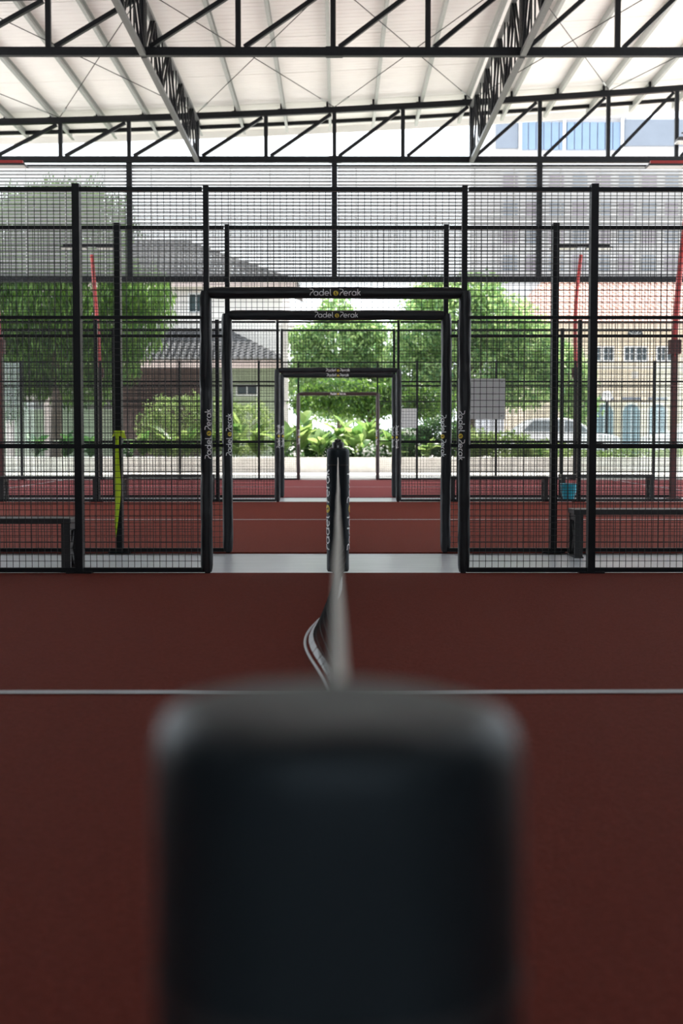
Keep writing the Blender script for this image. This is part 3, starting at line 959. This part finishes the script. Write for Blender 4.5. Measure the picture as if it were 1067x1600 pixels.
# left: a tall tree with hanging leaves
tree('weeping_tree', 'tall tree with hanging leaves filling the left side behind the louvers', (-9.6, 46.0, 0.3),
     [(-9.0,46,6.0,2.6,2.0,1.7),(-7.4,46.2,5.2,1.7,1.5,1.3),(-10.8,46.5,5.6,2.2,1.8,1.8),(-8.8,46.4,8.2,2.0,1.8,1.6),(-10.6,46.4,8.0,2.2,1.8,1.7),(-6.6,46,6.0,1.1,1.1,0.9),
      (-9.6,46.3,4.0,2.4,1.6,1.0),(-12.2,46.8,6.5,2.0,1.8,2.4),(-9.5,46.5,8.9,1.6,1.4,1.0),(-7.8,46.1,3.9,1.3,1.2,0.9),(-11.2,46.4,3.6,1.6,1.3,1.0),(-9.2,46.8,3.0,1.6,1.0,0.7),(-11.8,46.4,2.5,1.2,0.9,0.8)],
     60000, 0.25, 'leaf_left', 11, 1.5, G, 9, 0.17, 0.20)
# centre and right: broad-leaved street trees
tree('street_tree', 'tall leafy tree right of the doorway, its crown lit bright green', (5.0, 51.5, 0.3),
     [(4.6,51.5,5.4,1.9,1.6,1.5),(3.2,51.4,5.0,1.3,1.3,1.4),(6.0,51.4,5.3,1.5,1.4,1.3),(5.0,51.2,3.7,2.2,1.5,1.2),(3.7,51.5,6.5,1.0,1.0,0.7),(5.2,51.5,6.7,1.1,1.1,0.7),(7.2,51.5,4.6,1.1,1.2,1.2),(6.9,51.4,3.2,1.5,1.2,1.0),(3.6,51.2,2.9,1.3,1.1,0.9),(7.9,51.4,3.9,0.7,0.9,0.8),(2.6,51.3,4.0,0.8,0.9,1.0)],
     34000, 0.19, 'leaf_right', 21, 0.35, G, 9, 0.16)
tree('street_tree', 'leafy tree straight above the inner doorway against the white sky', (0.0, 53.0, 0.3),
     [(0.0,53,4.9,1.3,1.2,1.1),(-1.1,53,4.3,0.75,0.9,1.0),(1.0,53,4.5,0.9,1.0,1.0),(0.0,52.8,3.5,1.5,1.2,1.0),(-0.1,53,6.0,0.65,0.6,0.65),(1.1,52.8,3.2,0.8,0.9,0.9),(0.2,52.8,2.4,1.7,1.0,0.7),(-1.35,52.8,3.4,0.75,0.8,0.9),(1.7,52.7,3.9,0.75,0.8,0.8),(1.8,52.7,2.8,0.8,0.8,0.8),(0.7,53,5.4,0.7,0.6,0.6),(-1.25,53,5.0,0.8,0.8,0.55),(1.35,53,5.2,0.6,0.7,0.5)],
     28000, 0.18, 'leaf_right', 22, 0.35, G, 7, 0.12)
tree('garden_tree', 'dark low-branched tree seen through the farthest doorway', (1.1, 46.2, 0.3),
     [(-0.9,46.2,2.30,0.8,0.6,0.30),(0.3,46.2,2.25,0.9,0.6,0.42),(1.2,46.3,2.20,0.8,0.6,0.45),(0.2,46.4,2.75,1.6,0.8,0.40),(2.2,46.4,2.5,0.9,0.7,0.6),(3.2,46.6,2.3,0.9,0.7,0.6)],
     11000, 0.15, 'leaf_dark', 23, 0.5, G, 12, 0.08)
tree('small_tree', 'small bright tree standing between the red light mast and the cream house', (9.6, 56.0, 0.3),
     [(9.6,56,3.6,1.0,0.9,1.1),(9.9,56,2.5,0.9,0.8,0.8),(9.2,56,4.5,0.7,0.7,0.7)],
     4500, 0.20, 'leaf_right', 24, 0.3, G, 5, 0.09)
def bush(name, label, loc, blobs, count, size, mkey, seed):
    t = empty(name, loc); tag(t, label, 'bush', 'garden bushes behind the wall')
    tag(leaf_cloud(blobs, count, size, seed, 0.0, 0.55, 0.75).build('foliage', M[mkey], t), kind='stuff')
    rnd = random.Random(seed)
    mb = MB()
    for k in range(9):
        b = blobs[k % len(blobs)]
        mb.tube([(b[0]*0.5, b[1]*0.5, -0.05), (b[0]*0.8+rnd.uniform(-.1,.1), b[1], b[2]*0.6), (b[0]+rnd.uniform(-.5,.5)*b[3], b[1], b[2]+0.4*b[5])], [0.03,0.02,0.008], 6)
    mb.build('twigs', M['bark'], t, True)
bush('round_bush', 'large rounded light-green bush left of the doorways', (-5.0, 43.5, 0.38),
     [(0,0,1.1,1.15,0.8,1.05),(-0.75,-0.1,0.85,0.7,0.6,0.75),(1.1,0.05,1.15,0.95,0.7,0.95),(2.1,0.1,1.0,0.9,0.7,0.9)], 15000, 0.085, 'leaf_bush', 31)
bush('low_bush', 'dark low bush at the foot of the garden tree', (2.3, 43.0, 0.38),
     [(0,0,0.55,0.8,0.4,0.5),(0.9,0.1,0.7,0.7,0.4,0.65)], 7000, 0.10, 'leaf_low', 32)
bush('low_bush', 'sparse green bush along the wall under the white board', (5.3, 43.3, 0.38),
     [(0,0,0.45,1.0,0.5,0.4),(1.3,0.1,0.30,0.9,0.5,0.28),(-1.2,0.1,0.5,0.9,0.5,0.45)], 6000, 0.11, 'leaf_bush', 33)
bush('hedge', 'low bright hedge along the wall in front of the cream house', (9.2, 42.2, 0.38),
     [(-1.6,0,0.14,1.0,0.4,0.2),(0,0,0.16,1.0,0.4,0.22),(1.5,0,0.15,1.0,0.4,0.2),(3,0,0.15,1.0,0.4,0.2)], 5000, 0.09, 'leaf_bush', 34)

bush('tall_hedge', 'dark leafy hedge behind the broad-leaved plants and the far net post', (-0.6, 44.0, 0.38),
     [(-0.8,0,0.38,0.75,0.35,0.42),(0.0,0,0.45,0.75,0.35,0.5),(0.8,0,0.40,0.75,0.35,0.45),(1.6,0,0.5,0.75,0.35,0.55),(2.4,0,0.45,0.7,0.35,0.5)], 12000, 0.10, 'leaf_low', 35)
def big_leaf_mesh(L, wd, curl, seed):
    rnd = random.Random(seed); mb = MB(); n = 7
    for i in range(n+1):
        u = i/n
        w = wd*(math.sin(math.pi*min(1, u*0.94+0.05))**0.75)*(1-0.25*u)
        if i == n: w = 0.002
        y = L*u*(1-0.12*curl*u); z = -curl*L*0.55*u*u + 0.10*L*u
        wave = 0.012*math.sin(u*14+seed)
        mb.v += [(-w/2, y, z+0.22*w+wave), (0, y, z), (w/2, y, z+0.22*w-wave)]
    for i in range(n):
        for j in range(2): mb.f.append((i*3+j, i*3+j+1, (i+1)*3+j+1, (i+1)*3+j))
    return mb.mesh('leaf', M['leaf_big'], True)
BL = [big_leaf_mesh(0.60, 0.36, c, i) for i, c in enumerate((0.15, 0.35, 0.55, 0.25, 0.75))]
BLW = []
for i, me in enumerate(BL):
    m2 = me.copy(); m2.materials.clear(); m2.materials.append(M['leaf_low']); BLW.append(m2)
def leafy_plant(x, y, h, n, seed, label, low=False, sc=1.0):
    t = empty('broad_leaf_plant', (x, y, 0.38)); tag(t, label, 'plant', 'broad-leaved plants behind the garden wall')
    rnd = random.Random(seed)
    stems = MB()
    ns = max(2, n//4)
    tops = []
    for s in range(ns):
        a = rnd.uniform(0, 6.28); r = rnd.uniform(0.04, 0.26)
        hh = h*rnd.uniform(0.65, 1.0)
        p = (r*math.cos(a), r*math.sin(a), hh); tops.append((p, a))
        stems.tube([(r*0.3*math.cos(a), r*0.3*math.sin(a), -0.02), p], [0.02, 0.012], 6)
    stems.build('stem', M['stem'], t, True)
    for k in range(int(n*1.7)):
        p, a0 = tops[k % ns]
        fz = rnd.uniform(0.2, 1.0)
        az = rnd.uniform(0, 2*math.pi)
        el = math.radians(rnd.uniform(25, 80))
        me = (BLW if low else BL)[rnd.randrange(5)]
        s = sc*rnd.uniform(0.75, 1.2)
        link('leaf', me, t, (p[0]*fz, p[1]*fz, p[2]*fz), (el, rnd.uniform(-0.35, 0.35), az), (s, s, s))
rp = random.Random(77)
# (x, y, height, leaves, label, dark, scale)
P = [(-6.05,42.0,0.62,9,'leafy plant at the left foot of the round bush',0,.85), (-5.35,41.6,0.85,11,'yellow-green broad-leaved plant in front of the round bush, first from its left',0,.95),
     (-4.65,41.7,0.85,11,'yellow-green broad-leaved plant in front of the round bush, second from its left',0,.95), (-3.95,41.5,0.95,12,'broad-leaved plant in front of the round bush, third from its left',0,.95),
     (-3.2,41.8,1.10,13,'tall broad-leaved plant between the round bush and the doorway',0,1.0), (-2.55,41.5,0.85,11,'broad-leaved plant just left of the inner doorway posts',0,.95),
     (-1.75,41.4,0.95,11,'pale broad-leaved plant behind the left post of the farthest doorway',0,1.0), (-1.15,41.6,1.20,13,'pale tall broad-leaved plant in the left half of the farthest doorway',0,1.1),
     (-0.55,41.3,0.70,11,'broad-leaved plant just left of the far net post',0,.9), (0.1,41.9,1.0,13,'upright broad-leaved plant right above the far net post cap',0,1.05),
     (0.55,41.5,0.95,12,'broad-leaved plant just right of the far net post',0,1.0), (1.05,41.8,1.05,13,'broad-leaved plant in the right half of the farthest doorway',0,1.0),
     (1.7,41.6,0.75,9,'broad-leaved plant behind the right post of the farthest doorway',0,.85), (2.7,41.6,0.45,8,'small plant behind the inner fence under the little board',0,.75),
     (-7.6,41.8,0.55,10,'dark low plant in the shade left of the green ribbon',1,.85), (-8.5,41.6,0.60,11,'dark low plant in the left corner bed, second from the edge',1,.9),
     (-9.35,41.8,0.60,11,'dark low plant in the left corner bed, at the edge of the view',1,.9), (-6.9,41.7,0.55,9,'low plant behind the green ribbon post',1,.8),
     (6.2,41.7,0.42,8,'small plant between the two right-hand fence posts',0,.7)]
for i, (x, y, h, n, lab, low, sc) in enumerate(P): leafy_plant(x, y - 0.25 + (0.75 if i % 2 else 0.0), h, n, 100+i, lab, bool(low), sc)
def flecks(x, y, z, rx, rz, n, label, seed):  # white petal flecks; beside the net post they paint bright background shining through
    t = empty('flecked_shrub', (x, y, 0.38)); tag(t, label, 'shrub', 'white-flecked shrubs over the garden wall')
    rnd = random.Random(seed); mb = MB()
    for _ in range(n):
        c = Vector((rnd.gauss(0, rx*0.5), rnd.gauss(0, 0.12), z + rnd.gauss(0, rz*0.5)))
        r = rnd.uniform(0.022, 0.045); up = Vector((rnd.gauss(0,.5), -1, rnd.gauss(0.4,.5))).normalized()
        s = up.orthogonal().normalized(); u = up.cross(s)
        for k in range(5):
            a = 2*math.pi*k/5; a2 = a+0.9
            m = len(mb.v)
            mb.v += [tuple(c), tuple(c+(s*math.cos(a-.45)+u*math.sin(a-.45))*r*.7+up*.01), tuple(c+(s*math.cos(a)+u*math.sin(a))*r*1.2+up*.014), tuple(c+(s*math.cos(a+.45)+u*math.sin(a+.45))*r*.7+up*.01)]
            mb.f += [(m, m+1, m+2, m+3)]
    tag(mb.build('petals', M['fleck'], t), kind='stuff')
    tag(leaf_cloud([(0,0.05,z*0.8,rx,0.2,rz)], 500, 0.09, seed, 0, 0.5, 0.3).build('foliage', M['leaf_low'], t), kind='stuff')
    MB().tube([(0,0,-0.03),(0.02,0,z)], [0.015,0.006], 6).build('stem', M['stem'], t)
flecks(1.05, 40.9, 0.30, 0.42, 0.22, 130, 'white flecks standing in for bright background, right of the far net post', 5)
flecks(-1.25, 40.8, 0.16, 0.25, 0.12, 45, 'small white flowers on the wall left of the far net post', 6)
flecks(2.1, 41.2, 0.85, 0.28, 0.25, 60, 'white blossoms beside the right posts of the inner doorways', 7)
flecks(-6.35, 40.9, 0.35, 0.14, 0.2, 24, 'few white flowers beside the green ribbon post', 8)

# ================================================================== houses and street
def tiles(mb, p00, p10, p01, p11, rows, wave=0.26, amp=0.035, step=0.05):
    "corrugated tile courses between an eave edge p00-p10 and an upper edge p01-p11"
    p00, p10, p01, p11 = map(Vector, (p00, p10, p01, p11))
    nrm = (p10-p00).cross(p01-p00).normalized()
    if nrm.z < 0: nrm = -nrm
    for r in range(rows):
        a0 = p00.lerp(p01, r/rows); b0 = p10.lerp(p11, r/rows)
        a1 = p00.lerp(p01, (r+1)/rows); b1 = p10.lerp(p11, (r+1)/rows)
        n = max(2, int((b0-a0).length/wave*4)); base = len(mb.v)
        for i in range(n+1):
            u = i/n
            w0 = amp*math.sin(u*(b0-a0).length/wave*2*math.pi)
            lo = a0.lerp(b0, u); hi = a1.lerp(b1, u)
            mb.v += [tuple(lo + nrm*(w0-0.02)), tuple(lo + nrm*(w0+step)), tuple(hi + nrm*w0)]
        for i in range(n):
            k = base+3*i
            mb.f += [(k, k+3, k+4, k+1), (k+1, k+4, k+5, k+2)]
    return mb
def window(parent, x0, x1, z0, z1, y, glass, frame, nx=2, nz=2, depth=0.08):
    f = MB(); w = 0.05
    f.box(x0-w, x1+w, y-depth, y-0.002, z0-w, z0); f.box(x0-w, x1+w, y-depth, y-0.002, z1, z1+w)
    f.box(x0-w, x0, y-depth, y-0.002, z0, z1); f.box(x1, x1+w, y-depth, y-0.002, z0, z1)
    for k in range(1, nx): xx = x0+(x1-x0)*k/nx; f.box(xx-0.02, xx+0.02, y-depth*0.8, y-0.002, z0, z1)
    for k in range(1, nz): zz = z0+(z1-z0)*k/nz; f.box(x0, x1, y-depth*0.8, y-0.002, zz-0.015, zz+0.015)
    fo = f.build('window', frame, parent)
    for i in range(nx):
        for k in range(nz):
            MB().box(x0+(x1-x0)*i/nx+0.021, x0+(x1-x0)*(i+1)/nx-0.021, y-0.03, y-0.004, z0+(z1-z0)*k/nz+0.016, z0+(z1-z0)*(k+1)/nz-0.016).build('pane', glass, fo)
# --- left house: white upper floor, dark tiled verandah roof
h1 = empty('white_house', (0, 0, 0.30)); tag(h1, 'white house with dark grey tiled roofs behind the left fence', 'house')
h1.location = (-7.5, 57.5, 0.30)
def rel(x, y, z): return (x+7.5, y-57.5, z-0.30)
def hb(x0, x1, y0, y1, z0, z1, name, m): 
    a = rel(x0, y0, z0); b = rel(x1, y1, z1)
    return MB().box(a[0], b[0], a[1], b[1], a[2], b[2]).build(name, m, h1)
hb(-16, -2.35, 58.0, 66.0, 0.32, 7.75, 'wall', M['white_wall'])
hb(-16, -2.20, 57.9, 58.0, 7.35, 7.75, 'frieze', M['cream_trim'])
mb = MB(); tiles(mb, rel(-16.5,53.9,4.22), rel(-2.05,53.9,4.22), rel(-16.5,57.95,5.75), rel(-4.9,57.95,5.75), 11)
tag(mb.build('verandah_roof', M['tile_dark'], h1), kind='stuff')
mb = MB(); tiles(mb, rel(-2.05,53.9,4.22), rel(-2.05,60.0,4.22), rel(-4.9,57.95,5.75), rel(-4.9,58.0,5.75), 11)
tag(mb.build('verandah_roof', M['tile_dark'], h1), kind='stuff')
hb(-16.5, -2.05, 53.95, 54.05, 3.86, 4.16, 'fascia', M['fascia'])
hb(-16.5, -2.15, 54.06, 58.0, 3.95, 4.0, 'soffit', M['brown_wood'])
for k in range(14):
    hb(-8.75+k*0.255, -8.75+k*0.255+0.24, 55.0, 55.06, 3.0, 3.94, 'board', M['brown_wood'])
hb(-8.75, -5.15, 55.07, 55.25, 0.32, 3.94, 'wall', M['brown_wood'])
for k in range(7):
    a = rel(-8.7, 54.90, 2.93-0.115*k); 
    MB().bar((a[0], a[1], a[2]), (a[0]+1.9, a[1], a[2]), 0.10, 0.02, (0,0.6,1)).build('louver_slat', M['brown_wood'], h1)
hb(-5.14, -2.25, 55.2, 58.0, 0.32, 3.94, 'wall', M['green_wall'])
hb(-16, -8.76, 55.6, 58.0, 0.32, 2.25, 'wall', M['green_wall'])
for x in (-13.2, -11.65): hb(x-0.14, x+0.14, 54.4, 54.68, 0.32, 3.90, 'pillar', M['fascia'])
window(h1, *[ (-6.33+7.5), (-5.75+7.5), 6.45-0.3, 7.2-0.3], 0.5, M['dark_glass'], M['frame_white'], 2, 1)
window(h1, *[ (-10.3+7.5), (-9.2+7.5), 6.3-0.3, 7.2-0.3], 0.5, M['dark_glass'], M['frame_white'], 2, 2)
window(h1, *[ (-4.1+7.5), (-3.3+7.5), 2.85-0.3, 3.2-0.3], -2.3, M['dark_glass'], M['frame_white'], 2, 1)
mb = MB(); tiles(mb, rel(-16.8,57.2,7.70), rel(-1.7,57.2,7.70), rel(-16.8,61.5,10.0), rel(-7.0,61.5,10.0), 12)
tag(mb.build('main_roof', M['tile_dark'], h1), kind='stuff')
mb = MB(); tiles(mb, rel(-1.7,57.2,7.70), rel(-1.7,66.5,7.70), rel(-7.0,61.5,10.0), rel(-7.0,61.6,10.0), 12)
tag(mb.build('main_roof', M['tile_dark'], h1), kind='stuff')
hb(-16.8, -1.75, 57.22, 57.30, 7.45, 7.68, 'fascia', M['fascia'])
# --- right house: cream front, red roof
h2 = empty('cream_house', (14.0, 62.0, 0.30)); tag(h2, 'cream house with red tiled roof, paired windows and arched doors at right', 'house')
def rel2(x, y, z): return (x-14.0, y-62.0, z-0.30)
def hb2(x0, x1, y0, y1, z0, z1, name, m, parent=None):
    a = rel2(x0, y0, z0); b = rel2(x1, y1, z1)
    return MB().box(a[0], b[0], a[1], b[1], a[2], b[2]).build(name, m, parent or h2)
hb2(8.6, 22, 62.0, 70, 0.32, 6.35, 'wall', M['cream_wall'])
hb2(8.5, 22.1, 61.9, 62.0, 4.22, 4.36, 'string_course', M['cream_trim'])
hb2(8.5, 22.1, 61.85, 62.0, 6.0, 6.35, 'cornice', M['cream_trim'])
mb = MB(); tiles(mb, rel2(7.9,61.0,6.25), rel2(22.8,61.0,6.25), rel2(10.2,66.6,8.9), rel2(22.8,66.6,8.9), 14, 0.30)
tag(mb.build('roof', M['tile_red'], h2), kind='stuff')
mb = MB(); tiles(mb, rel2(7.9,61.0,6.25), rel2(7.9,72.0,6.25), rel2(10.2,66.6,8.9), rel2(10.2,66.7,8.9), 14, 0.30)
tag(mb.build('roof', M['tile_red'], h2), kind='stuff')
def w2(px): return (px-528)/FPX*62
for (a, b) in ((921,936),(941,956),(974,989),(992,1008),(1024,1037),(1040,1053),(1075,1088),(1091,1104)):
    window(h2, w2(a)-14, w2(b)-14, 4.62-0.3, 5.22-0.3, 0.0, M['dark_glass'], M['frame_white'], 2, 2)
def arch(cx, z0, zs, r, name, m, y0, y1, parent):
    poly = [(cx-r, z0), (cx+r, z0), (cx+r, zs)] + [(cx+r*math.cos(math.radians(a)), zs+r*math.sin(math.radians(a))) for a in range(15, 180, 15)] + [(cx-r, zs)]
    return MB().prism(poly, y0, y1).build(name, m, parent)
for cx in (w2(943), w2(985), w2(1026), w2(1080)):
    c = cx-14
    tr = arch(c, 0.05, 1.95, 0.47, 'door_surround', M['cream_trim'], -0.06, -0.003, h2)
    d = arch(c, 0.05, 1.93, 0.39, 'door', M['blue_door'], -0.075, -0.061, h2)
    MB().box(c-0.02, c+0.02, -0.09, -0.076, 0.05, 2.2).build('door_bar', M['frame_white'], d)
    MB().box(c-0.44, c+0.44, -0.05, -0.003, 2.52, 2.64).build('lintel', M['panel_grey'], h2)
fan = arch(w2(990)-14, 5.42, 5.45, 0.36, 'fanlight', M['dark_glass'], -0.04, -0.003, h2)
for k in range(1, 6):
    a = math.radians(30*k)
    MB().bar((w2(990)-14, -0.05, 5.44), (w2(990)-14+0.36*math.cos(a), -0.05, 5.44+0.36*math.sin(a)), 0.02, 0.03, (0,1,0)).build('glazing_bar', M['frame_white'], fan)
em = MB().box(w2(990)-14-0.16, w2(990)-14+0.16, -0.04, -0.003, 3.50, 3.82).build('relief_panel', M['cream_trim'], h2)
for k in range(3):
    for j in range(3):
        MB().box(w2(990)-14-0.12+0.09*k, w2(990)-14-0.06+0.09*k, -0.06, -0.041, 3.53+0.09*j, 3.59+0.09*j).build('relief_block', M['white_wall'], em)
M['tower_wall'] = mat('pale_tower_wall', (0.50, 0.50, 0.52), 0.8, scale=1, var=0.04)
# --- tall modern building far behind on the right
h3 = empty('modern_building', (26.0, 92.0, 0.30)); tag(h3, 'tall pale modern building with blue glazed strip, above the louver screen at right', 'building')
def hb3(px0, px1, py0, py1, y0, y1, name, m, parent=None):
    k = 90/FPX
    x0, x1 = (px0-528)*k, (px1-528)*k; z1, z0 = CAM_Z+(685-py0)*k, CAM_Z+(685-py1)*k
    return MB().box(x0-26, x1-26, y0-92, y1-92, z0-0.3, z1-0.3).build(name, m, parent or h3)
hb3(765, 1130, 188, 684+30, 90.6, 104, 'wall', M['tower_wall'])
hb3(790, 975, 183, 189, 90.0, 104, 'parapet', M['frame_white'])
hb3(958, 1130, 176, 187.9, 96, 104, 'wall', M['mauve'])
for px in (958, 1030, 1105): hb3(px, px+3, 176, 187.9, 95.8, 95.99, 'mullion', M['frame_white'])
hb3(773, 807, 196, 236, 90.4, 90.59, 'cladding_panel', M['panel_grey'])
st = [(811 + i*11.9) for i in range(14)]
for i in range(13): hb3(st[i]+0.7, st[i+1]-0.7, 196, 238, 90.4, 90.59, 'pane', M['blue_glass'])
for px in (808, 876, 966): hb3(px, px+4, 190, 240, 90.2, 90.39, 'mullion', M['frame_white'])
hb3(972, 1130, 192, 232, 90.4, 90.59, 'cladding_panel', M['panel_grey'])
for r in range(4):
    for c in range(9):
        hb3(785+c*36, 785+c*36+22, 275+r*42, 275+r*42+22, 90.4, 90.59, 'pane', M['panel_grey'] if (r+c) % 2 else M['mauve'])
# --- utility pole, street lamp, cars
up = empty('utility_pole', (-1.98, 50.9, 0.30)); tag(up, 'pale concrete utility pole rising left of the inner doorway', 'pole')
MB().tube([(0,0,0),(0,0,5.3)], [0.13,0.10], 14).build('shaft', M['pole'], up, True)
MB().box(-0.35,0.35,-0.05,0.05,4.9,5.0).build('cross_arm', M['pole'], up)
sl = empty('street_lamp', (10.05, 50.6, 0.34)); tag(sl, 'street lamp with a white globe in front of the cream house', 'street lamp')
MB().tube([(0,0,0),(0,0,0.08),(0,0,0.1),(0,0,2.05)], [0.09,0.09,0.04,0.035], 12).build('post', M['black_steel'], sl, True)
MB().lathe([(0.04,2.05),(0.08,2.07),(0.06,2.11)], 16).build('collar', M['black_steel'], sl, True)
gl = MB(); 
prof = [(0.20*math.sin(math.pi*i/12)+0.001, 2.29-0.20*math.cos(math.pi*i/12)) for i in range(13)]
gl.lathe(prof, 24).build('globe', M['globe'], sl, True)
M['car_glass'] = mat('pale_car_window', (0.22, 0.25, 0.27), 0.1, scale=2, var=0.05)
def car(x, y, label, paint, flip=1):
    t = empty('parked_car', (x, y, 0.30)); tag(t, label, 'car', 'cars parked on the street')
    body = [(-2.1,0.32),(-1.55,0.28),(1.6,0.28),(2.1,0.34),(2.14,0.62),(2.0,0.86),(1.15,0.98),(0.55,1.42),(0.1,1.50),(-1.1,1.48),(-1.75,1.02),(-2.1,0.92),(-2.16,0.60)]
    body = [(flip*a, b) for a, b in body]
    if flip < 0: body.reverse()
    o = MB().prism(body, -0.84, 0.84).build('body', paint, t); bevel(o, 0.10, 3)
    for p in o.data.polygons: p.use_smooth = True
    for pts in ([(0.98,0.99),(0.50,1.36),(0.08,1.42),(0.05,0.99)], [(-0.02,0.99),(-0.02,1.42),(-1.05,1.40),(-1.45,1.02)]):
        pts = [(flip*a, b) for a, b in pts]
        for s in (-1, 1):
            MB().prism(pts, s*0.845-0.006, s*0.845+0.006).build('side_window', M['car_glass'], t)
    for wx in (-1.3, 1.32):
        for s in (-1, 1):
            w = MB().tube([(flip*wx, s*0.66, 0.31), (flip*wx, s*0.86, 0.31)], 0.31, 20).build('wheel', M['rubber'], t, True)
            MB().tube([(flip*wx, s*0.85, 0.31), (flip*wx, s*0.875, 0.31)], 0.19, 14).build('hub_cap', M['car_silver'], w, True)
    for wx in (-2.12, 2.08):
        MB().box(flip*wx-0.03, flip*wx+0.05, -0.7, 0.7, 0.70, 0.80).build('light_strip', M['lamp_glass'], t)
car(12.9, 47.6, 'white car parked at right in front of the cream house', M['car_white'], -1)
car(8.1, 49.6, 'white car parked behind the fence right of the white board', M['car_white'], 1)
